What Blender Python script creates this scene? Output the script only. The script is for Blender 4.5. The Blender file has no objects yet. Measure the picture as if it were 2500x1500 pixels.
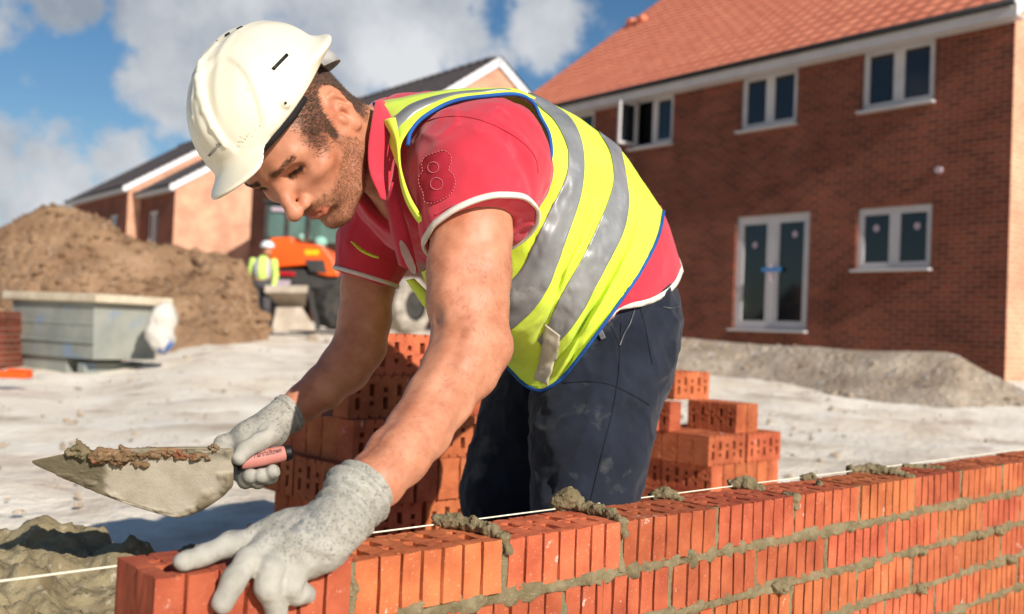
import bpy, bmesh, math, random
import numpy as np
from mathutils import Vector, Matrix, noise as mnoise

scene = bpy.context.scene
COL = scene.collection
R = math.radians

# ------------------------------------------------------------------ camera
# world: x runs along the brick wall, y away behind it, z up; z = 0 is the top of the wall
FPX, YAW, PITCH, ROLL = 2430.76, 0.749933, 0.0253325, 0.0423604
CAM = np.array([-0.630218, -0.912196, 0.259465])
ZG = -0.55                                   # ground beside the wall
_w = np.array([math.sin(YAW)*math.cos(PITCH), math.cos(YAW)*math.cos(PITCH), math.sin(PITCH)])
_r0 = np.array([math.cos(YAW), -math.sin(YAW), 0.0]); _u0 = np.cross(_r0, _w)
CR = _r0*math.cos(ROLL)+_u0*math.sin(ROLL)
CU = _u0*math.cos(ROLL)-_r0*math.sin(ROLL)
CW = _w
cam = bpy.data.cameras.new('camera'); camo = bpy.data.objects.new('camera', cam); COL.objects.link(camo)
camo.matrix_world = Matrix(((CR[0], CU[0], -CW[0], CAM[0]), (CR[1], CU[1], -CW[1], CAM[1]), (CR[2], CU[2], -CW[2], CAM[2]), (0, 0, 0, 1)))
cam.sensor_width = 36; cam.lens = 36*FPX/2500; cam.clip_start = 0.05; cam.clip_end = 5000
cam.dof.use_dof = True; cam.dof.focus_distance = 1.40; cam.dof.aperture_fstop = 4.6
scene.camera = camo

def U(x, y, d):
    "photo pixel (2500 wide) and distance along the view axis -> point in the place"
    return CAM+d*(CW+(x-1250)/FPX*CR-(y-750)/FPX*CU)
def UF(x, y, d): return U(x*1.0109, y*1.0109, d)
def pix(P):
    d = np.asarray(P)-CAM; z = d@CW
    return 1250+FPX*(d@CR)/z, 750-FPX*(d@CU)/z, z

# ------------------------------------------------------------------ light and sky
SUN_H = .565*_r0[:2]-.825*np.array([math.sin(YAW), math.cos(YAW)]); EL = R(29)
SUN = np.array([SUN_H[0]*math.cos(EL), SUN_H[1]*math.cos(EL), math.sin(EL)]); SUN /= np.linalg.norm(SUN)
sl = bpy.data.lights.new('sun', 'SUN'); sl.energy = 5.0; sl.angle = R(0.55); sl.color = (1.0, 0.945, 0.87)
slo = bpy.data.objects.new('sun', sl); COL.objects.link(slo)
slo.rotation_euler = Vector(SUN).to_track_quat('Z', 'Y').to_euler()
scene.view_settings.view_transform = 'Standard'; scene.view_settings.look = 'None'
scene.view_settings.gamma = 1; scene.view_settings.exposure = 0.24
scene.render.film_transparent = False

world = bpy.data.worlds.new('World'); scene.world = world; world.use_nodes = True
nt = world.node_tree; N = nt.nodes; LK = nt.links; N.clear()
def nn(t, **kw):
    n = N.new(t)
    for k, v in kw.items(): setattr(n, k, v)
    return n
def mth(op, a, b=None, c=None, clamp=False):
    n = N.new('ShaderNodeMath'); n.operation = op; n.use_clamp = clamp
    for i, v in enumerate((a, b, c)):
        if v is None: continue
        if isinstance(v, (int, float)): n.inputs[i].default_value = v
        else: LK.new(v, n.inputs[i])
    return n.outputs[0]
sky = nn('ShaderNodeTexSky', sky_type='NISHITA', sun_disc=False)
sky.sun_elevation = EL; sky.sun_rotation = math.atan2(SUN[0], SUN[1]); sky.air_density = 1.0; sky.dust_density = 0.4; sky.ozone_density = 2.2
tc = nn('ShaderNodeTexCoord')
def wdir(x, y):
    v = CW+(x*1.0109-1250)/FPX*CR-(y*1.0109-750)/FPX*CU
    return v/np.linalg.norm(v)
# cumulus banks: a soft sum of lobes in direction space broken up by noise
LOBES = [(620,110,300,1.0),(840,40,240,1.0),(420,190,180,.85),(1050,10,200,.85),(1290,10,130,.7),(985,150,105,.95),(480,260,120,.7),
         (150,0,120,.8),(10,40,100,.7),(80,430,230,1.0),(260,390,130,.9),(0,350,160,.8),(70,205,70,.55),(140,520,220,1.0),(380,60,150,.8),
         (-400,300,300,.8),(600,-250,260,.8)]
acc = None
for (x, y, rr, a) in LOBES:
    d = nn('ShaderNodeVectorMath', operation='DISTANCE'); LK.new(tc.outputs['Generated'], d.inputs[0]); d.inputs[1].default_value = tuple(wdir(x, y))
    m = nn('ShaderNodeMapRange', interpolation_type='SMOOTHSTEP'); LK.new(d.outputs['Value'], m.inputs[0])
    rad = rr*1.0109/FPX
    m.inputs[1].default_value = rad*1.5; m.inputs[2].default_value = rad*0.0; m.inputs[3].default_value = 0; m.inputs[4].default_value = a
    acc = m.outputs[0] if acc is None else mth('MAXIMUM', acc, m.outputs[0])
def wnoise(sc, det, rough, off=(0, 0, 0)):
    mp = nn('ShaderNodeMapping'); LK.new(tc.outputs['Generated'], mp.inputs[0]); mp.inputs['Location'].default_value = off
    n = nn('ShaderNodeTexNoise'); LK.new(mp.outputs[0], n.inputs['Vector']); n.inputs['Scale'].default_value = sc; n.inputs['Detail'].default_value = det; n.inputs['Roughness'].default_value = rough
    return n.outputs['Fac']
n1 = mth('ADD', mth('MULTIPLY', wnoise(6, 8, .6), .7), mth('MULTIPLY', wnoise(17, 6, .6, (1, 4, 2)), .3)); n2 = wnoise(7, 7, .6, (3, 1, 2)); n3 = wnoise(2.5, 4, .5, (7, 2, 5))
dens = mth('ADD', acc, mth('MULTIPLY', mth('SUBTRACT', n1, .5), 3.2))
cov = nn('ShaderNodeMapRange', interpolation_type='SMOOTHSTEP'); LK.new(dens, cov.inputs[0]); cov.inputs[1].default_value = .31; cov.inputs[2].default_value = .64
# cloud tone: bright tufts, blue-grey bellies
tone = mth('ADD', mth('MULTIPLY', n2, 1.1), mth('MULTIPLY', n3, .5))
lob2 = nn('ShaderNodeVectorMath', operation='DISTANCE'); LK.new(tc.outputs['Generated'], lob2.inputs[0]); lob2.inputs[1].default_value = tuple(wdir(980, 160))
lm2 = nn('ShaderNodeMapRange', interpolation_type='SMOOTHSTEP'); LK.new(lob2.outputs['Value'], lm2.inputs[0]); lm2.inputs[1].default_value = .07; lm2.inputs[2].default_value = .01; lm2.inputs[4].default_value = .22
tone = mth('ADD', tone, lm2.outputs[0])
cr = nn('ShaderNodeValToRGB'); LK.new(tone, cr.inputs[0])
cr.color_ramp.elements[0].position = .55; cr.color_ramp.elements[0].color = (4.6, 5.3, 6.4, 1)
cr.color_ramp.elements[1].position = 1.15; cr.color_ramp.elements[1].color = (11.6, 11.9, 12.3, 1)
mx = nn('ShaderNodeMix', data_type='RGBA'); LK.new(cov.outputs[0], mx.inputs[0]); hsv = nn('ShaderNodeHueSaturation'); hsv.inputs['Saturation'].default_value = 1.25; hsv.inputs['Value'].default_value = 1.3; LK.new(sky.outputs[0], hsv.inputs['Color']); LK.new(hsv.outputs[0], mx.inputs[6]); LK.new(cr.outputs[0], mx.inputs[7])
bg = nn('ShaderNodeBackground'); LK.new(mx.outputs[2], bg.inputs[0]); bg.inputs[1].default_value = 0.055
wo = nn('ShaderNodeOutputWorld'); LK.new(bg.outputs[0], wo.inputs[0])

# ------------------------------------------------------------------ helpers
def lin(c): return tuple(((v/255)/12.92 if v/255 <= .04045 else ((v/255+.055)/1.055)**2.4) for v in c)
def tag(o, label=None, cat=None, group=None, kind=None):
    if label: o['label'] = label
    if cat: o['category'] = cat
    if group: o['group'] = group
    if kind: o['kind'] = kind
    return o
def empty(name, loc, label=None, cat=None, group=None):
    o = bpy.data.objects.new(name, None); o.location = tuple(loc); o.empty_display_size = .1; COL.objects.link(o)
    return tag(o, label, cat, group)
def mesh_obj(name, verts, faces, mat=None, parent=None, smooth=True, local=None):
    "one mesh object; verts are world coordinates unless local is given; parent keeps world placement"
    me = bpy.data.meshes.new(name)
    verts = np.asarray(verts, dtype=np.float64)
    org = np.zeros(3)
    if parent is not None: org = np.array(parent_org(parent))
    elif local is not None: org = np.asarray(local)
    vv = verts-org
    me.from_pydata([tuple(v) for v in vv], [], [tuple(int(i) for i in f) for f in faces])
    if smooth: me.polygons.foreach_set('use_smooth', [True]*len(me.polygons))
    if mat is not None:
        for m in (mat if isinstance(mat, (list, tuple)) else [mat]): me.materials.append(m)
    me.update()
    o = bpy.data.objects.new(name, me); COL.objects.link(o)
    if parent is not None: o.parent = parent
    else: o.location = tuple(org)
    return o
def parent_org(p):
    v = np.array(p.location)
    while p.parent: p = p.parent; v = v+np.array(p.location)
    return v
class MB:
    "collects simple shapes into one mesh"
    def __init__(s): s.v = []; s.f = []; s.mi = []
    def add(s, v, f, mi=0):
        b = len(s.v); s.v += [tuple(p) for p in v]; s.f += [tuple(i+b for i in q) for q in f]; s.mi += [mi]*len(f); return s
    def box(s, c, size, ax=None, mi=0):
        ax = np.eye(3) if ax is None else np.asarray(ax); c = np.asarray(c); h = np.asarray(size)/2
        v = [c+ax.T@(h*np.array(k)) if False else c+ax[0]*h[0]*k[0]+ax[1]*h[1]*k[1]+ax[2]*h[2]*k[2] for k in
             ((-1,-1,-1),(1,-1,-1),(1,1,-1),(-1,1,-1),(-1,-1,1),(1,-1,1),(1,1,1),(-1,1,1))]
        f = [(0,3,2,1),(4,5,6,7),(0,1,5,4),(1,2,6,5),(2,3,7,6),(3,0,4,7)]
        if np.linalg.det(ax) < 0: f = [q[::-1] for q in f]
        return s.add(v, f, mi)
    def prism(s, pts, off, mi=0):
        "polygon pts extruded by the vector off"
        pts = [np.asarray(p) for p in pts]; n = len(pts); off = np.asarray(off)
        nrm = sum((np.cross(pts[i]-pts[0], pts[(i+1) % n]-pts[0]) for i in range(n)), np.zeros(3))
        if nrm@off > 0: pts = pts[::-1]
        v = pts+[p+off for p in pts]
        f = [tuple(range(n)), tuple(range(2*n-1, n-1, -1))]+[(i, i+n, (i+1) % n+n, (i+1) % n) for i in range(n)]
        return s.add(v, f, mi)
    def tube(s, pts, rad, n=8, mi=0, cap=True):
        v, f = tube_geo(pts, rad, n, cap); return s.add(v, f, mi)
    def build(s, name, mat, parent=None, smooth=False, bevel=0, local=None, seg=2):
        o = mesh_obj(name, s.v, s.f, mat, parent, smooth, local)
        if any(s.mi): o.data.polygons.foreach_set('material_index', s.mi)
        if bevel:
            b = o.modifiers.new('bevel', 'BEVEL'); b.width = bevel; b.segments = seg; b.limit_method = 'ANGLE'; b.harden_normals = False
        return o
def tube_geo(pts, rad, n=8, cap=True):
    pts = np.asarray(pts, float); m = len(pts)
    rad = np.full(m, rad) if np.isscalar(rad) else np.asarray(rad, float)
    T = np.gradient(pts, axis=0); T /= np.linalg.norm(T, axis=1)[:, None]+1e-12
    a = np.array([0, 0, 1.0]) if abs(T[0, 2]) < .9 else np.array([1.0, 0, 0])
    V = []; nrm = np.cross(T[0], a); nrm /= np.linalg.norm(nrm)
    for i in range(m):
        nrm = nrm-T[i]*(nrm@T[i]); nrm /= np.linalg.norm(nrm)+1e-12; b = np.cross(T[i], nrm)
        for k in range(n):
            t = 2*math.pi*k/n; V.append(pts[i]+rad[i]*(math.cos(t)*nrm+math.sin(t)*b))
    F = [(i*n+k, i*n+(k+1) % n, (i+1)*n+(k+1) % n, (i+1)*n+k) for i in range(m-1) for k in range(n)]
    if cap: F += [tuple(range(n-1, -1, -1)), tuple((m-1)*n+k for k in range(n))]
    return V, F
def spline(pts, n, closed=False):
    "Catmull-Rom resampled evenly to n points (any dimension)"
    P = np.asarray(pts, float)
    if closed: P = np.vstack([P[-1], P, P[0], P[1]])
    else: P = np.vstack([2*P[0]-P[1], P, 2*P[-1]-P[-2]])
    out = []
    for i in range(1, len(P)-2):
        t = np.linspace(0, 1, 24, endpoint=False)[:, None]
        a, b, c, d = P[i-1], P[i], P[i+1], P[i+2]
        out.append(.5*(2*b+(c-a)*t+(2*a-5*b+4*c-d)*t**2+(3*b-a-3*c+d)*t**3))
    out = np.vstack(out+[P[-2][None]])
    L = np.concatenate([[0], np.cumsum(np.linalg.norm(np.diff(out, axis=0), axis=1))])
    s = np.linspace(0, L[-1], n+1)[:-1] if closed else np.linspace(0, L[-1], n)
    return np.stack([np.interp(s, L, out[:, k]) for k in range(out.shape[1])], 1)

# ---- materials
MATS = {}
def pm(name, c1, c2=None, scale=8, rough=.8, bump=0.0, bscale=None, detail=6, c3=None, scale3=40, th3=(.62, .7), c4=None, scale4=10, th4=(.7,.74), attr=None, spec=.35, rand=0.0, metal=0, sheen=0, sss=0, dist=.002, coat=0, contrast=(.35, .65), stretch=None):
    "procedural Principled material: two mixed tones, optional third speckle, object-random value, noise bump, optional colour attribute on top"
    m = bpy.data.materials.new(name); m.use_nodes = True; t = m.node_tree; n = t.nodes; l = t.links; b = n['Principled BSDF']
    def node(k, **kw):
        q = n.new(k)
        for a, v in kw.items(): setattr(q, a, v)
        return q
    co = node('ShaderNodeTexCoord').outputs['Object']
    if stretch:
        mp = node('ShaderNodeMapping'); l.new(co, mp.inputs[0]); mp.inputs['Scale'].default_value = stretch; co = mp.outputs[0]
    oi = node('ShaderNodeObjectInfo')
    def noise(sc, det=detail, ro=.6, w=False):
        q = node('ShaderNodeTexNoise', noise_dimensions='4D' if rand else '3D'); l.new(co, q.inputs['Vector']); q.inputs['Scale'].default_value = sc; q.inputs['Detail'].default_value = det; q.inputs['Roughness'].default_value = ro
        if rand:
            mm = node('ShaderNodeMath', operation='MULTIPLY'); l.new(oi.outputs['Random'], mm.inputs[0]); mm.inputs[1].default_value = 37.0; l.new(mm.outputs[0], q.inputs['W'])
        return q.outputs['Fac']
    def ramp(f, lo, hi):
        q = node('ShaderNodeMapRange'); l.new(f, q.inputs[0]); q.inputs[1].default_value = lo; q.inputs[2].default_value = hi; return q.outputs[0]
    def mix(f, a, bb, blend='MIX'):
        q = node('ShaderNodeMix', data_type='RGBA', blend_type=blend)
        for i, v in ((0, f), (6, a), (7, bb)):
            if isinstance(v, (tuple, list)): q.inputs[i].default_value = (*v[:3], 1)
            elif isinstance(v, (int, float)): q.inputs[i].default_value = v
            else: l.new(v, q.inputs[i])
        return q.outputs[2]
    c1 = lin(c1); c2 = lin(c2) if c2 else tuple(v*.8 for v in c1)
    col = mix(ramp(noise(scale), *contrast), c1, c2)
    if c3: col = mix(ramp(noise(scale3), *th3), col, lin(c3))
    if c4: col = mix(ramp(noise(scale4, 8, .72), *th4), col, lin(c4))
    if rand:
        hs = node('ShaderNodeHueSaturation'); l.new(col, hs.inputs['Color'])
        v = node('ShaderNodeMapRange'); l.new(oi.outputs['Random'], v.inputs[0]); v.inputs[3].default_value = 1-rand; v.inputs[4].default_value = 1+rand*.7; l.new(v.outputs[0], hs.inputs['Value'])
        fr = node('ShaderNodeMath', operation='FRACT'); f2 = node('ShaderNodeMath', operation='MULTIPLY'); l.new(oi.outputs['Random'], f2.inputs[0]); f2.inputs[1].default_value = 7.31; l.new(f2.outputs[0], fr.inputs[0])
        h = node('ShaderNodeMapRange'); l.new(fr.outputs[0], h.inputs[0]); h.inputs[3].default_value = .5-rand*.045; h.inputs[4].default_value = .5+rand*.03; l.new(h.outputs[0], hs.inputs['Hue'])
        col = hs.outputs[0]
    if attr:
        at = node('ShaderNodeAttribute', attribute_name=attr)
        col = mix(1.0, col, at.outputs['Color'], 'MULTIPLY')
    l.new(col, b.inputs['Base Color'])
    b.inputs['Roughness'].default_value = rough; b.inputs['Specular IOR Level'].default_value = spec; b.inputs['Metallic'].default_value = metal
    if sheen: b.inputs['Sheen Weight'].default_value = sheen; b.inputs['Sheen Roughness'].default_value = .5
    if coat: b.inputs['Coat Weight'].default_value = coat
    if sss:
        b.inputs['Subsurface Weight'].default_value = sss; b.inputs['Subsurface Radius'].default_value = (1, .35, .2); b.inputs['Subsurface Scale'].default_value = .006
    if bump:
        bp = node('ShaderNodeBump'); bp.inputs['Strength'].default_value = bump; bp.inputs['Distance'].default_value = dist
        l.new(noise(bscale or scale*6, 5, .65), bp.inputs['Height']); l.new(bp.outputs[0], b.inputs['Normal'])
    MATS[name] = m
    return m

# ---- implicit surfaces: blend primitives and mesh them with sparse surface nets
class SDF:
    def __init__(s): s.ops = []
    def add(s, fn, k=.01, mode='u'): s.ops.append((fn, k, mode)); return s
    def ev(s, P):
        d = np.full(len(P), 9.0)
        for fn, k, mode in s.ops:
            e = fn(P)
            if mode == 'u':
                h = np.clip(.5+.5*(d-e)/k, 0, 1); d = d*(1-h)+e*h-k*h*(1-h)
            elif mode == 's':
                h = np.clip(.5-.5*(d+e)/k, 0, 1); d = d*(1-h)-e*h+k*h*(1-h)
            elif mode == 'i':
                h = np.clip(.5-.5*(d-e)/k, 0, 1); d = d*(1-h)+e*h+k*h*(1-h)
            elif mode == 'd': d = d+e
        return d
    def mesh(s, h, lo, hi, slack=.0):
        lo = np.asarray(lo, float); hi = np.asarray(hi, float); B = 8
        nb = np.ceil((hi-lo)/(h*B)).astype(int)
        I = np.stack(np.meshgrid(*[np.arange(n) for n in nb], indexing='ij'), -1).reshape(-1, 3)
        cen = lo+(I+.5)*h*B; rb_ = h*B*.87
        near = []
        for i in range(0, len(I), 60000):
            near.append(np.abs(s.ev(cen[i:i+60000])) < rb_*1.35+slack)
        near = np.concatenate(near); I = I[near]; cen = cen[near]
        o = np.lexsort((I[:, 2]//3, I[:, 1]//3, I[:, 0]//3)); I = I[o]; cen = cen[o]
        EC_ = [fn(cen) if m in 'us' else None for fn, k, m in s.ops]
        allops = s.ops
        g = np.stack(np.meshgrid(*[np.arange(B+1)]*3, indexing='ij'), -1).reshape(-1, 3)
        M = nb*B+2
        vid = {}; keys = []; pos = []; quads = []
        EC = [((0,0,0),(1,0,0)),((0,1,0),(1,1,0)),((0,0,1),(1,0,1)),((0,1,1),(1,1,1)),((0,0,0),(0,1,0)),((1,0,0),(1,1,0)),((0,0,1),(0,1,1)),((1,0,1),(1,1,1)),
              ((0,0,0),(0,0,1)),((1,0,0),(1,0,1)),((0,1,0),(0,1,1)),((1,1,0),(1,1,1))]
        def key(c): return (c[:, 0]*M[1]+c[:, 1])*M[2]+c[:, 2]
        for i in range(0, len(I), 150):
            blk = I[i:i+150]; n = len(blk)
            s.ops = [op for op, e in zip(allops, EC_) if e is None or e[i:i+150].min() < rb_*1.2+op[1]+.012]
            gp = (blk[:, None, :]*B+g[None]).reshape(-1, 3)
            V = s.ev(lo+gp*h).reshape(n, B+1, B+1, B+1)
            ins = V < 0
            acc = np.zeros((n, B, B, B, 3)); cnt = np.zeros((n, B, B, B))
            for a, b in EC:
                sa = (slice(None),)+tuple(slice(o, o+B) for o in a); sb = (slice(None),)+tuple(slice(o, o+B) for o in b)
                va, vb = V[sa], V[sb]; cr = ins[sa] != ins[sb]
                t = np.where(cr, va/np.where(cr, va-vb, 1), 0)
                for ax in range(3): acc[..., ax] += np.where(cr, a[ax]+(b[ax]-a[ax])*t, 0)
                cnt += cr
            w = np.argwhere(cnt > 0)
            if not len(w): continue
            cell = blk[w[:, 0]]*B+w[:, 1:]
            p = acc[w[:, 0], w[:, 1], w[:, 2], w[:, 3]]/cnt[w[:, 0], w[:, 1], w[:, 2], w[:, 3]][:, None]
            keys.append(key(cell+1)); pos.append(lo+(cell+p)*h)
            for ax in range(3):
                s0 = [slice(None)]+[slice(0, B)]*3; s1 = list(s0); s1[1+ax] = slice(1, B+1)
                x = ins[tuple(s0)] != ins[tuple(s1)]; q = np.argwhere(x)
                if not len(q): continue
                c = blk[q[:, 0]]*B+q[:, 1:]; fl = ins[tuple(s0)][tuple(q.T)]
                b1 = np.zeros(3, int); b2 = np.zeros(3, int); b1[(ax+1) % 3] = 1; b2[(ax+2) % 3] = 1
                qd = np.stack([key(c+1-b1-b2), key(c+1-b2), key(c+1), key(c+1-b1)], 1)
                qd[~fl] = qd[~fl][:, ::-1]
                quads.append(qd)
        s.ops = allops
        keys = np.concatenate(keys); pos = np.vstack(pos); quads = np.vstack(quads)
        o = np.argsort(keys); keys = keys[o]; pos = pos[o]
        j = np.searchsorted(keys, quads); j = np.clip(j, 0, len(keys)-1)
        ok = (keys[j] == quads).all(1)
        return pos, j[ok]
def p_ell(c, rad, ax=None):
    c = np.asarray(c, float); rad = np.asarray(rad, float); ax = None if ax is None else np.asarray(ax, float)
    def f(P):
        q = P-c
        if ax is not None: q = q@ax.T
        k0 = np.linalg.norm(q/rad, axis=1); k1 = np.linalg.norm(q/rad**2, axis=1)
        return np.where(k1 < 1e-9, -rad.min(), k0*(k0-1)/np.maximum(k1, 1e-9))
    return f
def p_local(fn, T, Rm): return lambda P: fn((P-T)@Rm)
def p_plate(c, rx, ry, r, ax, bend=0.0):
    "flat elliptical plate with a rounded edge, r = half thickness; bend droops it away from the middle"
    c = np.asarray(c, float); ax = np.asarray(ax, float)
    def f(P):
        q = (P-c)@ax.T; z = q[:, 2]+bend*(q[:, 0]**2)/rx
        k0 = np.hypot(q[:, 0]/rx, q[:, 1]/ry); k1 = np.hypot(q[:, 0]/rx**2, q[:, 1]/ry**2)
        e = np.where(k1 < 1e-9, -min(rx, ry), k0*(k0-1)/np.maximum(k1, 1e-9))
        return np.hypot(np.maximum(e+r, 0), z)-r+np.minimum(np.maximum(e+r, -1), 0)*0
    return f
def p_sph(c, r): return lambda P, c=np.asarray(c, float): np.linalg.norm(P-c, axis=1)-r
def p_cap(a, b, ra, rb=None):
    a = np.asarray(a, float); b = np.asarray(b, float); rb = ra if rb is None else rb; ab = b-a; L = ab@ab+1e-12
    def f(P):
        t = np.clip((P-a)@ab/L, 0, 1)
        return np.linalg.norm(P-a-t[:, None]*ab, axis=1)-(ra+(rb-ra)*t)
    return f
def p_chain(pts, rads, k=.004):
    "tapered tube through the points, joined smoothly"
    fs = [p_cap(pts[i], pts[i+1], rads[i], rads[i+1]) for i in range(len(pts)-1)]
    def f(P):
        d = fs[0](P)
        for g in fs[1:]:
            e = g(P); h = np.clip(.5+.5*(d-e)/k, 0, 1); d = d*(1-h)+e*h-k*h*(1-h)
        return d
    return f
def p_box(c, half, ax, r=0.0):
    c = np.asarray(c, float); half = np.asarray(half, float)-r; ax = np.asarray(ax, float)
    def f(P):
        q = np.abs((P-c)@ax.T)-half
        return np.linalg.norm(np.maximum(q, 0), axis=1)+np.minimum(q.max(1), 0)-r
    return f
def vnoise(P, sc, seed=0):
    "cheap smooth value noise, vectorised, about -1..1"
    q = P*sc+seed*17.3; i = np.floor(q).astype(np.int64); f = q-i; f = f*f*(3-2*f)
    def hsh(a, b, c):
        n = (a*73856093) ^ (b*19349663) ^ (c*83492791); n = (n ^ (n >> 13))*1274126177 & 0x7fffffff
        return (n/0x3fffffff)-1.0
    r = 0
    for dx in (0, 1):
        for dy in (0, 1):
            for dz in (0, 1):
                w = (f[:, 0] if dx else 1-f[:, 0])*(f[:, 1] if dy else 1-f[:, 1])*(f[:, 2] if dz else 1-f[:, 2])
                r = r+w*hsh(i[:, 0]+dx, i[:, 1]+dy, i[:, 2]+dz)
    return r
def fbm(P, sc, o=4, seed=0, gain=.5):
    a = 1; r = 0
    for k in range(o): r = r+a*vnoise(P, sc*2**k, seed+k); a *= gain
    return r
def vnormals(pos, quads):
    n = np.cross(pos[quads[:, 2]]-pos[quads[:, 0]], pos[quads[:, 3]]-pos[quads[:, 1]])
    out = np.zeros_like(pos)
    for k in range(4): np.add.at(out, quads[:, k], n)
    return out/(np.linalg.norm(out, axis=1)[:, None]+1e-12)
def vcol(o, name, C):
    a = o.data.color_attributes.new(name, 'FLOAT_COLOR', 'POINT')
    C = np.asarray(C, float); a.data.foreach_set('color', np.concatenate([C, np.ones((len(C), 1))], 1).ravel())
# ------------------------------------------------------------------ materials
BRICK = pm('brick_clay', (197,110,70), (160,80,50), scale=14, rough=.88, bump=.8, bscale=420, c3=(208,150,122), scale3=260, th3=(.60,.72), c4=(232,204,186), scale4=26, th4=(.63,.69), rand=.19, spec=.2, dist=.0016)
MORTAR = pm('mortar', (142,128,98), (112,100,73), scale=30, rough=.95, bump=.9, bscale=330, c3=(160,148,118), scale3=240, th3=(.58,.7), spec=.15, dist=.003)
CHALK = pm('chalk_ground', (250,240,222), (226,210,186), scale=.9, rough=.95, bump=.6, bscale=14, c3=(176,150,126), scale3=1.7, th3=(.50,.74), spec=.1, dist=.05, detail=9)
SOIL = pm('soil', (168,136,106), (134,104,78), scale=1.6, rough=.95, bump=.8, bscale=9, c3=(190,168,146), scale3=5, th3=(.62,.72), spec=.1, dist=.12, detail=9)
BANK = pm('bank_soil', (196,178,156), (160,140,118), scale=1.5, rough=.95, bump=.8, bscale=12, c3=(206,198,188), scale3=6, th3=(.58,.7), spec=.1, dist=.1, detail=9)
UPVC = pm('white_frame', (196,190,188), (184,178,178), scale=3, rough=.4)
BARGE = pm('white_board', (236,236,236), (224,224,226), scale=2, rough=.5)
GLASS = pm('dark_glass', (30,34,40), (22,25,30), scale=.5, rough=.06, spec=.6)
BLACK = pm('black_plastic', (22,22,24), (16,16,18), scale=10, rough=.5)
ROOF_R = pm('red_tile', (218,134,102), (202,116,88), scale=2.2, rough=.85, bump=.2, bscale=40, c3=(168,84,62), scale3=9, th3=(.6,.75))
ROOF_G = pm('grey_tile', (98,88,86), (82,74,74), scale=2.2, rough=.85, bump=.2, bscale=40)
STEEL = pm('worn_steel', (138,128,116), (112,102,92), scale=4, rough=.6, bump=.2, bscale=30)
TIMBER = pm('pale_timber', (206,192,168), (184,168,142), scale=5, rough=.8, bump=.2, bscale=60)
STRING = pm('string_line', (240,234,210), (224,216,190), scale=80, rough=.8)

def wall_brick(name, c1, c2, mortar, scale=1.0):
    m = bpy.data.materials.new(name); m.use_nodes = True; t = m.node_tree; n = t.nodes; l = t.links; b = n['Principled BSDF']
    co = n.new('ShaderNodeTexCoord'); sp = n.new('ShaderNodeSeparateXYZ'); l.new(co.outputs['Object'], sp.inputs[0])
    ad = n.new('ShaderNodeMath'); l.new(sp.outputs[0], ad.inputs[0]); l.new(sp.outputs[1], ad.inputs[1])
    cb = n.new('ShaderNodeCombineXYZ'); l.new(ad.outputs[0], cb.inputs[0]); l.new(sp.outputs[2], cb.inputs[1])
    br = n.new('ShaderNodeTexBrick'); l.new(cb.outputs[0], br.inputs['Vector'])
    br.inputs['Color1'].default_value = (*lin(c1), 1); br.inputs['Color2'].default_value = (*lin(c2), 1); br.inputs['Mortar'].default_value = (*lin(mortar), 1)
    br.inputs['Scale'].default_value = 1; br.inputs['Mortar Size'].default_value = .007; br.inputs['Brick Width'].default_value = .225; br.inputs['Row Height'].default_value = .075; br.inputs['Mortar Smooth'].default_value = .3
    no = n.new('ShaderNodeTexNoise'); l.new(co.outputs['Object'], no.inputs['Vector']); no.inputs['Scale'].default_value = 1.1; no.inputs['Detail'].default_value = 6
    mr = n.new('ShaderNodeMapRange'); l.new(no.outputs['Fac'], mr.inputs[0]); mr.inputs[1].default_value = .35; mr.inputs[2].default_value = .65; mr.inputs[3].default_value = .78; mr.inputs[4].default_value = 1.15
    hs = n.new('ShaderNodeHueSaturation'); l.new(br.outputs['Color'], hs.inputs['Color']); l.new(mr.outputs[0], hs.inputs['Value'])
    l.new(hs.outputs[0], b.inputs['Base Color']); b.inputs['Roughness'].default_value = .9; b.inputs['Specular IOR Level'].default_value = .2
    bp = n.new('ShaderNodeBump'); bp.inputs['Strength'].default_value = .6; bp.inputs['Distance'].default_value = .008; bp.invert = True
    l.new(br.outputs['Fac'], bp.inputs['Height']); l.new(bp.outputs[0], b.inputs['Normal'])
    return m
HBRICK_SHADE = wall_brick('house_brick_shaded', (128,64,46), (98,50,37), (130,106,90))  # house fronts: shade is put into the colour, darker than the gable brick
HBRICK_SUN = wall_brick('house_brick_sunlit', (216,156,122), (206,142,110), (206,188,168))  # same brick on the gables, sunlight put into its lighter colour

# ------------------------------------------------------------------ ground
fh = np.array([math.sin(YAW), math.cos(YAW)]); rh = np.array([math.cos(YAW), -math.sin(YAW)])
def sstep(x, a, b):
    t = np.clip((x-a)/(b-a), 0, 1); return t*t*(3-2*t)
def gz(x, y):
    qx, qy = x-CAM[0], y-CAM[1]; d = qx*fh[0]+qy*fh[1]; s = qx*rh[0]+qy*rh[1]
    base = np.interp(d, [-1000, 4, 8, 12, 14, 16, 20, 30, 60, 200], [0, 0, .08, .24, .36, .46, .62, .85, 1.3, 1.5])
    return ZG+.17*sstep(d, 1.75, 2.25)*(1-sstep(d, 4, 9))+base*(.25+.75*sstep(s/np.maximum(d, 1), -.44, -.29))
rad = np.concatenate([np.geomspace(.25, 40, 190), np.geomspace(44, 4000, 24)])
angs = np.concatenate([np.linspace(-38, 38, 170), np.linspace(42, 318, 48)])
rr, aa = np.meshgrid(rad, np.radians(angs), indexing='ij')
gx = CAM[0]+rr*(np.cos(aa)*fh[0]+np.sin(aa)*rh[0]); gy = CAM[1]+rr*(np.cos(aa)*fh[1]+np.sin(aa)*rh[1])
P = np.stack([gx.ravel(), gy.ravel(), np.zeros(gx.size)], 1)
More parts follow.
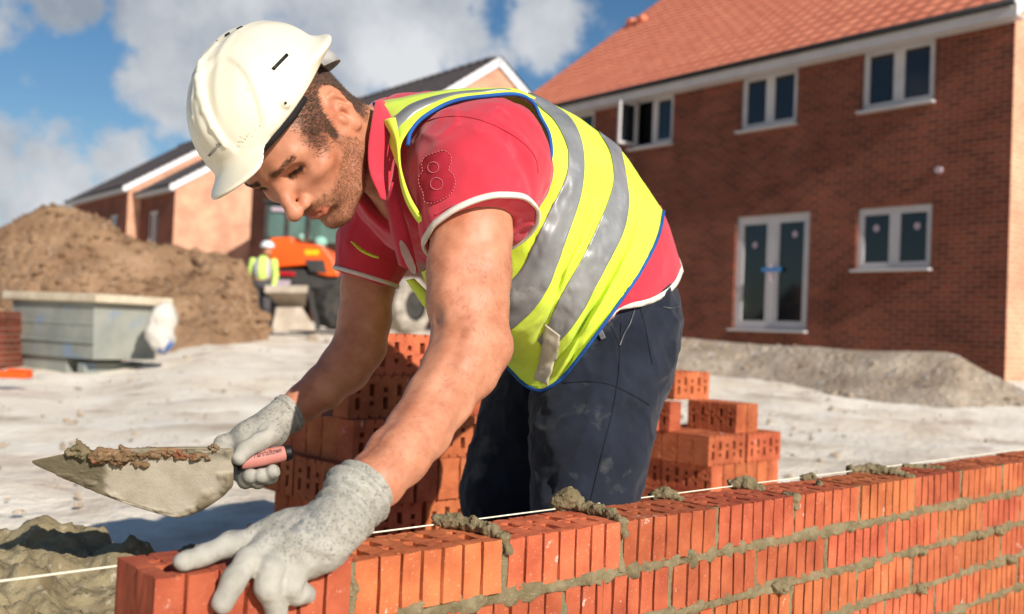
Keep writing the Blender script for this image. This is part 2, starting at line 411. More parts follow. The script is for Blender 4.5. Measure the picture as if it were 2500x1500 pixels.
z = gz(P[:, 0], P[:, 1])+fbm(P, .9, 4)*.035*np.clip(rr.ravel()/3, 0, 1)*(rr.ravel() < 60)+fbm(P, 7, 3, 5)*.012
z = np.minimum(z, ZG+2.2); P[:, 2] = z
na = len(angs); nr = len(rad)
F = [(i*na+j, i*na+(j+1) % na, (i+1)*na+(j+1) % na, (i+1)*na+j) for i in range(nr-1) for j in range(na)]
F = [f[::-1] for f in F]
F.append(tuple(range(na)))
g = mesh_obj('ground', P, F, CHALK); tag(g, kind='structure')

def on_ground(x, y): return np.array([x, y, float(gz(np.array([x]), np.array([y]))[0])])

# soil bank in front of the right-hand house
def ridge_mesh(name, ridge, d, front, back, mat, ns, ntt, amp, sc, seed, zfoot=None):
    "earth bank: ridge is (photo x, y) silhouette set at distance d; falls to the ground both ways"
    rp = spline(ridge, ns); V = []
    T = np.concatenate([np.linspace(-1, 0, ntt), np.linspace(0, 1, ntt//2+1)[1:]])
    for i, (x, y) in enumerate(rp):
        dd = d if np.isscalar(d) else np.interp(i/(ns-1), np.linspace(0, 1, len(d)), d)
        top = UF(x, y, dd); base = float(gz(np.array([top[0]]), np.array([top[1]]))[0])-.08
        ray = (top-CAM)[:2]; ray /= np.linalg.norm(ray); hgt = top[2]-base
        for t in T:
            off = t*(front if t < 0 else back)*max(hgt, .02)
            prof = (1-abs(t))**1.0*(1-.12*math.sin(math.pi*abs(t)))
            prof = prof if abs(t) > .12 else (1-.12*.5-.5*(abs(t)**2)/.12-.0)*1.0 if False else prof
            p = np.array([top[0]+ray[0]*off, top[1]+ray[1]*off, 0]); gb = float(gz(np.array([p[0]]), np.array([p[1]]))[0])-.08
            p[2] = gb*(1-prof)+top[2]*prof; V.append(p)
    V = np.array(V); nT = len(T); edge = np.tile(1-np.abs(T)**3, ns)
    dn = fbm(V, sc, 5, seed)*amp+np.maximum(fbm(V, sc*5, 3, seed+9), 0)*amp*.5
    V[:, 2] += dn*edge*np.where(np.tile(np.abs(T), ns) < .05, .45, 1)
    Fc = [(i*nT+j, (i+1)*nT+j, (i+1)*nT+j+1, i*nT+j+1) for i in range(ns-1) for j in range(nT-1)]
    return mesh_obj(name, V, Fc, mat)
bk = ridge_mesh('soil_bank', [(1480,800),(1640,815),(1765,826),(1900,835),(2050,845),(2200,850),(2300,858),(2350,880),(2420,915),(2500,955),(2600,985)], [15.5,14.8,13.2,12.2,11], 3.2, 1.5, BANK, 150, 26, .045, 1.6, 3)
tag(bk, kind='structure')
md = ridge_mesh('soil_heap', [(-420,700),(-200,625),(-60,572),(0,548),(60,522),(100,507),(150,500),(205,508),(245,532),(300,560),(340,577),(385,588),(430,594),(500,606),(540,617),(576,640),(602,670),(616,705),(628,750),(650,797)], 17, 1.35, 1.3, SOIL, 230, 64, .16, 1.7, 11)
tag(md, 'large brown heap of loose soil piled behind the grey skip', 'soil heap')

# ------------------------------------------------------------------ houses
def axes3(): 
    u = .626*rh-.78*fh; g_ = .78*rh+.626*fh
    return np.array([u[0], u[1], 0]), np.array([g_[0], g_[1], 0])
HU, HG = axes3()
def hmesh(name, mb, mat, parent, smooth=False, bevel=0):
    me = bpy.data.meshes.new(name); me.from_pydata(mb.v, [], mb.f); 
    for m in (mat if isinstance(mat, (list, tuple)) else [mat]): me.materials.append(m)
    if any(mb.mi): me.polygons.foreach_set('material_index', mb.mi)
    if smooth: me.polygons.foreach_set('use_smooth', [True]*len(me.polygons))
    me.update(); o = bpy.data.objects.new(name, me); COL.objects.link(o); o.parent = parent
    if bevel:
        b = o.modifiers.new('bevel', 'BEVEL'); b.width = bevel; b.segments = 2; b.limit_method = 'ANGLE'
    return o
class House:
    def __init__(s, name, px, z, length, width, ztop, zbase, pitch, brick, gbrick, roofmat, label, openings=(), row=.32, oh=.28):
        c = UF(px/1.0109, 700, z); s.org = np.array([c[0], c[1], 0.0])
        rt = s.root = empty(name, s.org, label, 'house'); rt.rotation_euler = (0, 0, math.atan2(HU[1], HU[0]))
        s.L, s.W, s.zt = length, width, ztop
        rise = width/2*math.tan(pitch); s.rise = rise
        # front wall pieces round the openings
        mb = MB(); xs = sorted({-length, 0.0, *[v for o in openings for v in o[:2]]}); zs = sorted({zbase, ztop, *[v for o in openings for v in o[2:4]]})
        for i in range(len(xs)-1):
            for j in range(len(zs)-1):
                cx, cz = (xs[i]+xs[i+1])/2, (zs[j]+zs[j+1])/2
                if any(o[0] < cx < o[1] and o[2] < cz < o[3] for o in openings): continue
                mb.add([(xs[i], 0, zs[j]), (xs[i+1], 0, zs[j]), (xs[i+1], 0, zs[j+1]), (xs[i], 0, zs[j+1])], [(0, 1, 2, 3)])
        for (a, b, c_, d_) in [o[:4] for o in openings]:
            q = .1
            mb.add([(a, 0, c_), (a, q, c_), (a, q, d_), (a, 0, d_), (b, 0, c_), (b, q, c_), (b, q, d_), (b, 0, d_)], [(3, 2, 1, 0), (4, 5, 6, 7), (0, 1, 5, 4), (7, 6, 2, 3)])
        # back and gable ends
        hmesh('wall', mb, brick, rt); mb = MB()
        mb.add([(-length, width, zbase), (0, width, zbase), (0, width, ztop), (-length, width, ztop)], [(3, 2, 1, 0)])
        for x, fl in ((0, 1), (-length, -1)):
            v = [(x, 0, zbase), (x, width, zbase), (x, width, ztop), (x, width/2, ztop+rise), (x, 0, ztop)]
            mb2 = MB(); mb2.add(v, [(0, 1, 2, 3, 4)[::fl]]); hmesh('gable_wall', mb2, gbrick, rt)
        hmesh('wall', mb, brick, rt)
        # roof: real tile courses
        rl = (width/2+oh)/math.cos(pitch); nrow = int(rl/row); V = []; Fc = []
        nx = int((length+.3)/.075)
        for side in (0, 1):
            for k in range(nrow+1):
                for (t, h) in ((k*row, .035), ((k+1)*row, .0)):
                    t = min(t, rl)
                    yy = -oh+t*math.cos(pitch); zz = ztop-oh*math.tan(pitch)+t*math.sin(pitch)+.06
                    if side: yy = width-yy
                    for i in range(nx+1):
                        x = -length-.15+(length+.3)*i/nx; ph = (i % 4)
                        w = (0, .018, .03, .018)[ph]
                        V.append((x, yy, zz+h+w))
            b0 = side*(nrow+1)*2*(nx+1)
            for k in range(2*(nrow+1)-1):
                for i in range(nx):
                    q = (b0+k*(nx+1)+i, b0+k*(nx+1)+i+1, b0+(k+1)*(nx+1)+i+1, b0+(k+1)*(nx+1)+i)
                    Fc.append(q if not side else q[::-1])
        m = MB(); m.v = V; m.f = Fc; m.mi = [0]*len(Fc)
        s.roof = hmesh('roof', m, roofmat, rt)
        rg = MB(); zr = ztop+rise+.10
        for i in range(int((length+.3)/.45)):
            x0 = -length-.15+i*.45
            rg.tube([(x0, width/2, zr-.03), (x0+.44, width/2, zr-.045)], .11, 8)
        hmesh('ridge_tile', rg, roofmat, s.roof, True)
        # fascia, soffit, gutter
        fb = MB(); zf = ztop-oh*math.tan(pitch)
        fb.box((-length/2, -oh+.0, zf-.06), (length+.3, .025, .19)); hmesh('fascia', fb, UPVC, rt)
        fb = MB(); fb.box((-length/2, -oh/2+.012, zf-.145), (length+.3, oh-.03, .018)); hmesh('soffit', fb, UPVC, rt)
        gt = MB(); gt.tube([(-length-.12, -oh-.06, zf+.045), (.12, -oh-.06, zf+.045)], .055, 10)
        hmesh('gutter', gt, BLACK, rt, True)
        # barge boards on both ends
        for x in (.075, -length-.075):
            for sd in (-1, 1):
                y0 = width/2+sd*(width/2+oh); z0 = ztop-oh*math.tan(pitch); y1 = width/2; z1 = ztop+rise
                a = np.array([0, y1-y0, z1-z0]); ln = np.linalg.norm(a); a /= ln
                nrm = np.cross(a, [1, 0, 0]); nrm *= (1 if nrm[2] > 0 else -1)
                cc = np.array([x, (y0+y1)/2, (z0+z1)/2])-nrm*.06
                bb = MB(); bb.box(cc, (.03, ln+.05, .24), np.array([[1, 0, 0], a, nrm])); hmesh('barge_board', bb, BARGE, rt)
        s.ops = openings
    def fp(s, x, y):
        "photo pixel -> (x, z) on the front wall"
        d = CW+(x-1250)/FPX*CR-(y-750)/FPX*CU; n = HG; t = ((s.org-CAM)@n)/(d@n); p = CAM+t*d
        return (p-s.org)@HU, p[2]
    def window(s, a, b, c, d, panes=2, sill=True, stickers=False, door=False, openleft=False, top=.075):
        rt = s.root; fr = MB(); q = .065; y0 = .06; T = .07
        fr.box(((a+b)/2, y0+.035, d-top/2), (b-a, T, top)); fr.box(((a+b)/2, y0+.035, c+.0375), (b-a, T, .075))
        for x in (a+q/2, b-q/2): fr.box((x, y0+.035, (c+.075+d-top)/2), (q, T, d-top-c-.075-.004))
        wi = (b-a-2*q); mid = (a+b)/2
        fr.box((mid, y0+.03, (c+.075+d-top)/2), (.10, T-.008, d-top-c-.075-.006))
        frame = hmesh('door_frame' if door else 'window_frame', fr, UPVC, rt, bevel=.006)
        for i in range(2):
            x0, x1 = (a+q, mid-.05) if i == 0 else (mid+.05, b-q)
            z0, z1 = c+.075, d-top
            if openleft and i == 0:
                # casement swung outwards
                cs = MB(); w = x1-x0; e = .055; ax = np.array([[math.cos(R(-98)), math.sin(R(-98)), 0], [-math.sin(R(-98)), math.cos(R(-98)), 0], [0, 0, 1]])
                o0 = np.array([x0, .05, 0])
                for (u0, u1, v0, v1) in ((0, w, z0, z0+e), (0, w, z1-e, z1), (0, e, z0+e, z1-e), (w-e, w, z0+e, z1-e)):
                    cs.box(o0+ax[0]*(u0+u1)/2+np.array([0, 0, (v0+v1)/2]), (u1-u0, .06, v1-v0), ax)
                co_ = hmesh('casement', cs, UPVC, frame)
                gl = MB(); gl.box(o0+ax[0]*w/2+np.array([0, 0, (z0+z1)/2]), (w-2*e+.004, .02, z1-z0-2*e+.004), ax); hmesh('pane', gl, GLASS, frame)
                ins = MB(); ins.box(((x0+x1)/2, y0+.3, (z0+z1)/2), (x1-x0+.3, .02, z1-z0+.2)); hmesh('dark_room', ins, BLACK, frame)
                continue
            e = .045 if not door else .085; ca = MB()
            for (u0, u1, v0, v1) in ((x0, x1, z0, z0+e), (x0, x1, z1-e, z1), (x0, x0+e, z0+e, z1-e), (x1-e, x1, z0+e, z1-e)):
                ca.box(((u0+u1)/2, y0+.028, (v0+v1)/2), (u1-u0, .05, v1-v0))
            hmesh('door_leaf' if door else 'sash', ca, UPVC, frame)
            pn = MB(); pn.box(((x0+x1)/2, y0+.04, (z0+z1)/2), (x1-x0-2*e+.006, .02, z1-z0-2*e+.006)); pane = hmesh('pane', pn, GLASS, frame)
            if stickers:
                st = MB(); cx, cz = (x0+x1)/2+(.05 if i else -.02), z1-e-.22-(.16 if door and i == 0 else 0)
                st.prism([(cx+.055*math.cos(t), y0+.026, cz+.06*math.sin(t)) for t in np.linspace(0, 6.283, 15)[:-1]], (0, .003, 0)); hmesh('sticker', st, STICK, frame)
        if sill:
            sb = MB(); sb.box(((a+b)/2, -.02, c-.022), (b-a+.06, .2, .04)); hmesh('sill', sb, UPVC, rt, bevel=.006)
        return frame
STICK = pm('pane_sticker', (190,170,176), (170,150,160), scale=20, rough=.7)
TAPE = pm('blue_tape', (70,140,200), (60,120,180), scale=20, rough=.6)

C0 = House.__new__(House); c = UF(2460/1.0109, 700, 14.7); C0.org = np.array([c[0], c[1], 0.0])
def rect(x0, y0, x1, y1):
    a, d = C0.fp(x0, y0); b, cc = C0.fp(x1, y1); return [a, b, cc, d]
zt = C0.fp(2462, 30)[1]+.2; x_far = C0.fp(1284, 250)[0]
W2 = rect(1806, 300, 1944, 305); W3 = rect(2101, 270, 2279, 262); W1 = rect(1541, 360, 1641, 350); W0 = rect(1350, 420, 1446, 410); WL = rect(2092, 510, 2271, 655); DR = rect(1797, 530, 1968, 808)
zs2 = C0.fp(1944, 300)[1]
for w_ in (W2, W3, W1, W0): w_[2] = zs2; w_[3] = zt-.22
Lc = -x_far+.6
ops = [tuple(W2), tuple(W3), tuple(W1), tuple(W0), tuple(WL), tuple(DR)]
hc = House('brick_house', 2460, 14.7, Lc, 11.5, zt, -.6, R(37.5), HBRICK_SHADE, HBRICK_SUN, ROOF_R, 'near red brick house with orange tiled roof and white windows at right', ops)
hc.window(*W2, top=.16); hc.window(*W3, top=.16); hc.window(*W1, openleft=True, top=.16); hc.window(*W0, top=.16)
hc.window(*WL, stickers=True); df = hc.window(*DR, stickers=True, door=True)
hb = MB(); mx_ = (DR[0]+DR[1])/2; mz_ = DR[2]+.42*(DR[3]-DR[2])+.15
hb.box((mx_-.02, .022, mz_), (.06, .03, .3)); hmesh('handle', hb, STICK, df, bevel=.01)
tb = MB(); tb.box((mx_+.02, .012, mz_+.06), (.42, .012, .07)); hmesh('tape_strip', tb, TAPE, df)
vt = MB(); vx, vz = C0.fp(2294, 416); vt.tube([(vx, .02, vz), (vx, -.05, vz)], .055, 12); hmesh('wall_vent', vt, STICK, hc.root)
# two vents poking through the tiles
for px_, py_ in ((1543, 62), (1568, 54)):
    vb = MB(); d = CW+(px_-1250)/FPX*CR-(py_-750)/FPX*CU
    # meet the roof plane
    pn_ = np.array([0, -math.sin(R(37.5)), math.cos(R(37.5))]); M3 = np.stack([HU, HG, [0, 0, 1]]); o_ = M3@(CAM-hc.org); dl = M3@d
    p0 = np.array([0, 0, zt+.08]); t = ((p0-o_)@pn_)/(dl@pn_); q = o_+t*dl
    vb.box(q+np.array([0, -.02, .08]), (.22, .24, .16)); hmesh('roof_vent', vb, ROOF_R, hc.root, bevel=.03)
hB = House('brick_house', 905, 29.0, 8.6, 8.6, 5.95, -.2, R(35), HBRICK_SHADE, HBRICK_SUN, ROOF_G, 'middle brick house with white gable boards behind the man in the hard hat', ())
hA = House('brick_house', 416, 41.5, 4.6, 11, 5.9, -.2, R(33), HBRICK_SHADE, HBRICK_SUN, ROOF_G, 'brick house with broad sunlit gable left of the hard hat', [(-3.2, -2.0, 2.9, 4.9)])
hA.window(-3.2, -2.0, 2.9, 4.9)
hA2 = House('brick_house', 301, 44.5, 9, 11, 6.15, -.2, R(33), HBRICK_SHADE, HBRICK_SUN, ROOF_G, 'farthest brick house with white gable edge rising behind the soil heap', [(-2.6, -1.4, 3.0, 4.9), (-6.0, -4.4, 3.0, 4.9)])
hA2.window(-2.6, -1.4, 3.0, 4.9); hA2.window(-6.0, -4.4, 3.0, 4.9)
# ------------------------------------------------------------------ perforated ribbed bricks
BL, BW, BH = .215, .1025, .065
def brick_mesh(seed):
    "brick cut from its plan: grooved stretcher faces, alternating large and small perforations; every corner jittered a little"
    rnd = random.Random(seed); gw, gd = .0048, .0068
    xs = [0.0]; pit = BL/7
    void = set(); marks = []
    for k in range(1, 7): marks.append((k*pit-gw/2+rnd.uniform(-.002, .002), gw))
    holes = []
    for c in range(5):
        cx = .026+c*(BL-.052)/4
        for row in (0, 1):
            big = (c+row) % 2 == 0
            hw, hl = (.0150, .029) if big else (.0125, .012)
            holes.append((cx, .035 if row == 0 else .0675, hw, hl))
    X = {0.0, BL}; Y = {0.0, gd, BW-gd, BW}
    for a, w in marks: X |= {a, a+w}
    for cx, cy, w, l in holes: X |= {cx-w/2, cx+w/2}; Y |= {cy-l/2, cy+l/2}
    X = sorted(X); Y = sorted(Y)
    def merge(A):
        o = [A[0]]
        for v in A[1:]:
            if v-o[-1] > 5e-5: o.append(v)
        return o
    X = merge(X); Y = merge(Y)
    nx, ny = len(X)-1, len(Y)-1
    S = np.ones((nx, ny), bool)
    for i in range(nx):
        cx = (X[i]+X[i+1])/2
        for j in range(ny):
            cy = (Y[j]+Y[j+1])/2
            if (cy < gd or cy > BW-gd) and any(a < cx < a+w for a, w in marks): S[i, j] = False
            if any(abs(cx-hx) < w/2 and abs(cy-hy) < l/2 for hx, hy, w, l in holes): S[i, j] = False
    bm = bmesh.new(); vt = {}
    zs = [0, BH*.5, BH]
    def v(i, j, k):
        if (i, j, k) not in vt:
            jt = .00055 if k in (0, 2) else .0003
            vt[(i, j, k)] = bm.verts.new((X[i]-BL/2+rnd.gauss(0, jt), Y[j]-BW/2+rnd.gauss(0, jt), zs[k]+rnd.gauss(0, jt)))
        return vt[(i, j, k)]
    for i in range(nx):
        for j in range(ny):
            if not S[i, j]: continue
            bm.faces.new((v(i, j, 2), v(i+1, j, 2), v(i+1, j+1, 2), v(i, j+1, 2)))
            bm.faces.new((v(i, j, 0), v(i, j+1, 0), v(i+1, j+1, 0), v(i+1, j, 0)))
            for (di, dj, a, b) in ((-1, 0, (i, j+1), (i, j)), (1, 0, (i+1, j), (i+1, j+1)), (0, -1, (i, j), (i+1, j)), (0, 1, (i+1, j+1), (i, j+1))):
                ii, jj = i+di, j+dj
                if 0 <= ii < nx and 0 <= jj < ny and S[ii, jj]: continue
                for k in (0, 1): bm.faces.new((v(*a, k), v(*b, k), v(*b, k+1), v(*a, k+1)))
    me = bpy.data.meshes.new('brick'); bm.to_mesh(me); bm.free(); me.materials.append(BRICK)
    return me
BRM = [brick_mesh(s) for s in range(4)]
rb = random.Random(5)
def add_bevel(o, w=.0013):
    b = o.modifiers.new('bevel', 'BEVEL'); b.width = w; b.segments = 2; b.limit_method = 'ANGLE'; b.angle_limit = R(40)
def brick(center, rot=(0, 0, 0), parent=None, bev=True):
    o = bpy.data.objects.new('brick', rb.choice(BRM)); COL.objects.link(o)
    p = np.asarray(center, float)
    if parent is not None: o.parent = parent; p = p-parent_org(parent)
    o.location = tuple(p); o.rotation_euler = rot
    if bev: add_bevel(o)
    return o
# ------------------------------------------------------------------ the wall being built
PITCH_B, CH = .225, .0765
wall = empty('brick_wall', (1.0, .05, ZG), 'half-built wall of ribbed orange bricks with wet mortar joints across the foreground', 'brick wall')
PALE = pm('pale_brick', (176,160,150), (150,134,124), scale=14, rough=.9, bump=.5, bscale=420, c3=(200,190,182), scale3=260, rand=.08, spec=.2, dist=.0016)
pale_me = BRM[0].copy(); pale_me.materials.clear(); pale_me.materials.append(PALE)
joints = {}
for c in range(7):
    z0 = -BH-c*CH; off = 0 if c % 2 == 0 else PITCH_B/2
    rng = range(0, 15) if c == 0 else range(-2, 15)
    for i in rng:
        x0 = i*PITCH_B+(off if c else 0)+.005-(.0 if c % 2 == 0 else 0)
        if c and c % 2 == 0: x0 = i*PITCH_B+.005
        x0 += rb.gauss(0, .0014)
        o = brick((x0+BL/2, BW/2+rb.gauss(0, .001), z0+rb.gauss(0, .0008)), (rb.gauss(0, .006), rb.gauss(0, .004), rb.gauss(0, .006)), wall)
        if c >= 5: o.data = pale_me
        if rb.random() < .5: o.rotation_euler.z += math.pi
# mortar: bed joints, perpends, squeezed lumps
def strip(path, prof_n, half, bulge, seed, amp, axis):
    "irregular ribbon of mortar along path (front face -y); half = half height, bulge = how proud of the face"
    V = []; n = len(path); m = prof_n
    path = np.asarray(path); rn = np.random.RandomState(seed)
    base = np.zeros((n, m, 3))
    hv = np.interp(np.arange(n), np.linspace(0, n-1, max(4, n//9)), rn.uniform(.75, 1.35, max(4, n//9)))
    bv = np.interp(np.arange(n), np.linspace(0, n-1, max(4, n//6)), np.clip(rn.normal(.5, .6, max(4, n//6)), -.5, 2.2))
    for j in range(m):
        t = -1+2*j/(m-1)
        base[:, j] = path
        base[:, j, 2 if axis == 'x' else 0] += t*half*hv
        base[:, j, 1] += -bulge*bv*(1-t*t)**.6+(.012 if abs(t) == 1 else .0)+.0025
    P = base.reshape(-1, 3); nz = fbm(P, 70, 3, seed)*amp+fbm(P, 260, 2, seed+3)*amp*.5
    P[:, 1] -= nz; P[:, 2 if axis == 'x' else 0] += fbm(P, 90, 2, seed+7)*amp*.7
    F_ = [(i*m+j, (i+1)*m+j, (i+1)*m+j+1, i*m+j+1) for i in range(n-1) for j in range(m-1)]
    if axis != 'x': F_ = [f[::-1] for f in F_]
    return P, F_
mv, mf = [], []
def acc_mesh(P, F_):
    b = len(mv); mv.extend(map(tuple, P)); mf.extend(tuple(i+b for i in f) for f in F_)
for c in range(0, 6):
    zc = -BH-c*CH-(CH-BH)/2
    x0 = -.42 if c else -.30
    xs_ = np.arange(x0, 3.3, .0028)
    acc_mesh(*strip(np.stack([xs_, np.zeros_like(xs_), np.full_like(xs_, zc)], 1), 11, .0122, .0070, 100+c, .0032, 'x'))
for c in range(7):
    off = 0 if c % 2 == 0 else PITCH_B/2
    for i in range(-1 if c else 0, 15):
        x = i*PITCH_B+off; zt_ = -c*CH; zs_ = np.arange(zt_-BH-.004, zt_+.001, .0028)
        px_ = x+fbm(np.stack([zs_, zs_*0, zs_*0+i+c*20.0], 1), 40, 2, 3)*.0015
        acc_mesh(*strip(np.stack([px_, np.zeros_like(zs_), zs_], 1), 9, .0074, .0030, 300+c*20+i, .0016, 'z'))
# core so that no light leaks through the joints
core = MB()
for c in range(0, 7): core.box((1.42, BW/2, -BH-c*CH-(CH-BH)/2), (3.6 if c else 3.4, BW-.022, CH-BH+.004))
for c in range(7):
    for i in range(-1 if c else 0, 15):
        core.box((i*PITCH_B+(0 if c % 2 == 0 else PITCH_B/2), BW/2+.002, -c*CH-BH/2-.002), (.0125, BW-.02, BH-.004))
acc_mesh(core.v, core.f)
mesh_obj('mortar', mv, mf, MORTAR, wall)
# mortar rolls and lumps squeezed out along the top
def lump(pts, rads, seed, name='mortar_lump', h=.0016, amp=.0028, parent=wall, mat=MORTAR, sc=130):
    pts = [np.asarray(p, float) for p in pts]; S = SDF().add(p_chain(pts, rads, .006))
    S.add(lambda P: fbm(P, sc, 3, seed)*amp+fbm(P, sc*3.2, 2, seed+5)*amp*.45, 0, 'd')
    A = np.array(pts); r = max(rads)+amp*3
    p, q = S.mesh(h, A.min(0)-r, A.max(0)+r, slack=amp*2)
    return mesh_obj(name, p, q, mat, parent)
X1, X2, X3, X4, X5, X6 = [k*PITCH_B for k in (1, 2, 3, 4, 5, 6)]
lump([(X1-.024, .104, .010), (X1-.012, .085, .011), (X1-.004, .055, .010), (X1, .025, .007), (X1+.001, .004, .000), (X1+.001, -.004, -.012)], [.0085, .0095, .0085, .0085, .0075, .005], 1)
lump([(X2-.016, .108, .012), (X2-.008, .098, .020), (X2+.002, .092, .014)], [.014, .015, .011], 2)
lump([(X2+.002, .088, .008), (X2+.006, .055, .008), (X2+.004, .025, .006), (X2+.001, .003, -.001), (X2, -.004, -.018)], [.009, .0085, .008, .008, .005], 3)
lump([(X3-.018, .112, .004), (X3-.006, .098, .008), (X3+.002, .074, .003)], [.009, .011, .005], 4)
lump([(X4-.022, .112, .006), (X4-.006, .092, .008), (X4+.006, .070, .002)], [.010, .0125, .006], 5)
lump([(X4+.002, .02, -.001), (X4+.003, .002, -.002), (X4+.002, -.003, -.02)], [.006, .007, .004], 6)
lump([(X5-.022, .104, .003), (X5-.01, .095, .005)], [.008, .009], 7)
lump([(X5-.06, .05, .001), (X5-.055, .052, .002)], [.006, .006], 17)
lump([(X6-.05, .112, .005), (X6-.02, .085, .008), (X6-.002, .04, .006), (X6, .006, -.001)], [.010, .011, .009, .007], 8)
lump([(X6+.17, .10, .001), (X6+.22, .04, .001)], [.006, .006], 9)
for k, (xx, cc) in enumerate(((X6+.02, 1), (X6+.32, 1), (X5+.25, 2), (X3+.28, 2), (X6+.12, 3), (X2+.4, 1), (X6+.5, 2), (X6+.42, 1))):
    lump([(xx-.01, -.003, -BH-cc*CH-.004), (xx+.012, -.006, -BH-cc*CH-.008)], [.008, .010], 40+k)
# brick being laid at the open end
held = brick((-.1125-.001, BW/2-.001, -BH+.011), (R(.3), R(.6), R(-2.5)))
tag(held, 'orange brick being pressed into place under the gloved hand', 'brick')
lump([(-.004, .004, -.004), (-.003, -.002, -.03), (-.004, -.001, -.06)], [.005, .0055, .005], 31, parent=wall)
# builder's line along the back edge
sp = []
for x in np.linspace(-1.3, 4.2, 120): sp.append((x, BW+.0045, .0035+.0006*math.sin(x*2)))
so = mesh_obj('string_line', *tube_geo(sp, .0011, 6), STRING, None); tag(so, 'pale taut string line along the back edge of the wall', 'string')
# ------------------------------------------------------------------ loose brick stacks (bricks on edge)
def edge_brick(x, y, z, bed='y', label=None, group=None, jit=1.0):
    "brick standing on its long side; bed = the axis its holed face looks along; x, y = near-left corner"
    j = rb.gauss(0, .012*jit)
    if bed == 'y': rot = (R(90), 0, j); ctr = (x+BL/2, y+BH, z+BW/2); size = (BL, BH)
    else: rot = (R(90), 0, R(90)+j); ctr = (x, y+BL/2, z+BW/2); size = (BH, BL)
    o = bpy.data.objects.new('brick', rb.choice(BRM)); COL.objects.link(o); o.location = ctr; o.rotation_euler = rot
    add_bevel(o, .0016)
    tag(o, label, 'brick', group); return o
def stack_course(x0, y0, z, pattern, stack, lab, group):
    "pattern: list of (dx, dy, bed)"
    for k, (dx, dy, bed) in enumerate(pattern):
        edge_brick(x0+dx, y0+dy, z, bed, lab, group)
def zc(k): return ZG-.035+k*(BW+.0012)
# right-hand stack
P0 = UF(1712, 1100, 3.4); RX, RY = P0[0], P0[1]
G1 = 'bricks stacked on edge right of the man'
full = [(i*.232, j*.069, 'y') for j in range(5) for i in range(2)]
for k in range(2, 4):
    if k % 2 == 0: stack_course(RX-.02, RY, zc(k), full, 0, 'orange brick on edge low in the stack right of the man', G1)
    else: stack_course(RX+.02, RY, zc(k), [(i*.07, j*.222, 'x') for j in range(2) for i in range(6)], 0, 'orange brick on edge low in the stack right of the man', G1)
stack_course(RX, RY, zc(4), full, 0, 'orange brick in the third course from the top of the right stack', G1)
edge_brick(RX-.005, RY+.17, zc(5), 'x', 'brick with shaded holes beside the blue trouser leg, second course of right stack', G1)
edge_brick(RX+.20, RY+.03, zc(5), 'x', 'brick pair at the right edge of the right stack, left one', G1, .5)
edge_brick(RX+.27, RY+.03, zc(5), 'x', 'brick pair at the right edge of the right stack, outermost one', G1, .5)
edge_brick(RX-.09, RY+.20, zc(5), 'x', 'brick farthest left in the second course of the right stack', G1)
edge_brick(RX+.10, RY+.235, zc(6), 'y', 'topmost brick of the right stack showing ten holes in sunlight', G1)
edge_brick(RX+.10, RY+.305, zc(6), 'y', 'second brick behind the topmost brick of the right stack', G1)
# stack behind the man's arms
P1 = UF(850, 1100, 2.34); LX, LY = P1[0], P1[1]
G2 = 'bricks stacked on edge behind the man\'s arms'
for k in range(2, 6):
    if k % 2: stack_course(LX, LY, zc(k), [(i*.232, j*.069, 'y') for j in range(5) for i in range(3)], 0, 'orange brick in the shaded stack behind the arms', G2)
    else: stack_course(LX-.03, LY-.01, zc(k), [(i*.072, j*.222, 'x') for j in range(2) for i in range(8)], 0, 'orange brick in the shaded stack behind the arms', G2)
for j in range(2): edge_brick(LX+.235, LY+.02+j*.07, zc(6), 'y', 'brick under the top brick of the stack between the arms', G2)
edge_brick(LX+.005, LY+.03, zc(6), 'y', 'brick at the left end of the upper course between the arms', G2)
edge_brick(LX+.085, LY+.05, zc(7), 'y', 'top brick of the stack between the two arms with holes showing', G2)
# ------------------------------------------------------------------ the bricklayer
from mathutils.bvhtree import BVHTree
HT = np.array([0.10373, 0.31188, 0.51583])
HR = np.array([[0.1389455, -0.3817405, -0.913766], [-0.94785, -0.3185249, -0.0110593], [0.2868354, -0.8676497, 0.4060904]])
def hsq(q):
    q = np.array(q, float); q[..., 2] = np.where(q[..., 2] < .02, .02+(q[..., 2]-.02)*1.12, q[..., 2]); return q      # shorter lower face
def HL(fn): return lambda P: fn(hsq((P-HT)@HR))            # head space: x his left, y forward, z up, origin between the ears
def hw(p): return HT+HR@np.asarray(p, float)
SKIN = pm('skin', (200,140,108), (174,110,80), scale=22, rough=.52, bump=.12, bscale=700, attr='tint', spec=.4, sss=.07, c3=(172,96,68), scale3=60, th3=(.64,.95), dist=.0006)
HAIRM = pm('short_hair', (74,58,44), (54,42,32), scale=200, rough=.6, attr='tint', spec=.3)
man = empty('person', on_ground(*UF(1390, 1250, 1.75)[:2]), 'man in white hard hat and yellow hi-vis vest bending over the wall with a trowel', 'person')

B = SDF()
def sym(f, k=.01, mode='u'):
    for sx in (1, -1): f(sx, k, mode)
def ha(fn, k=.01, mode='u'): B.add(HL(fn), k, mode)
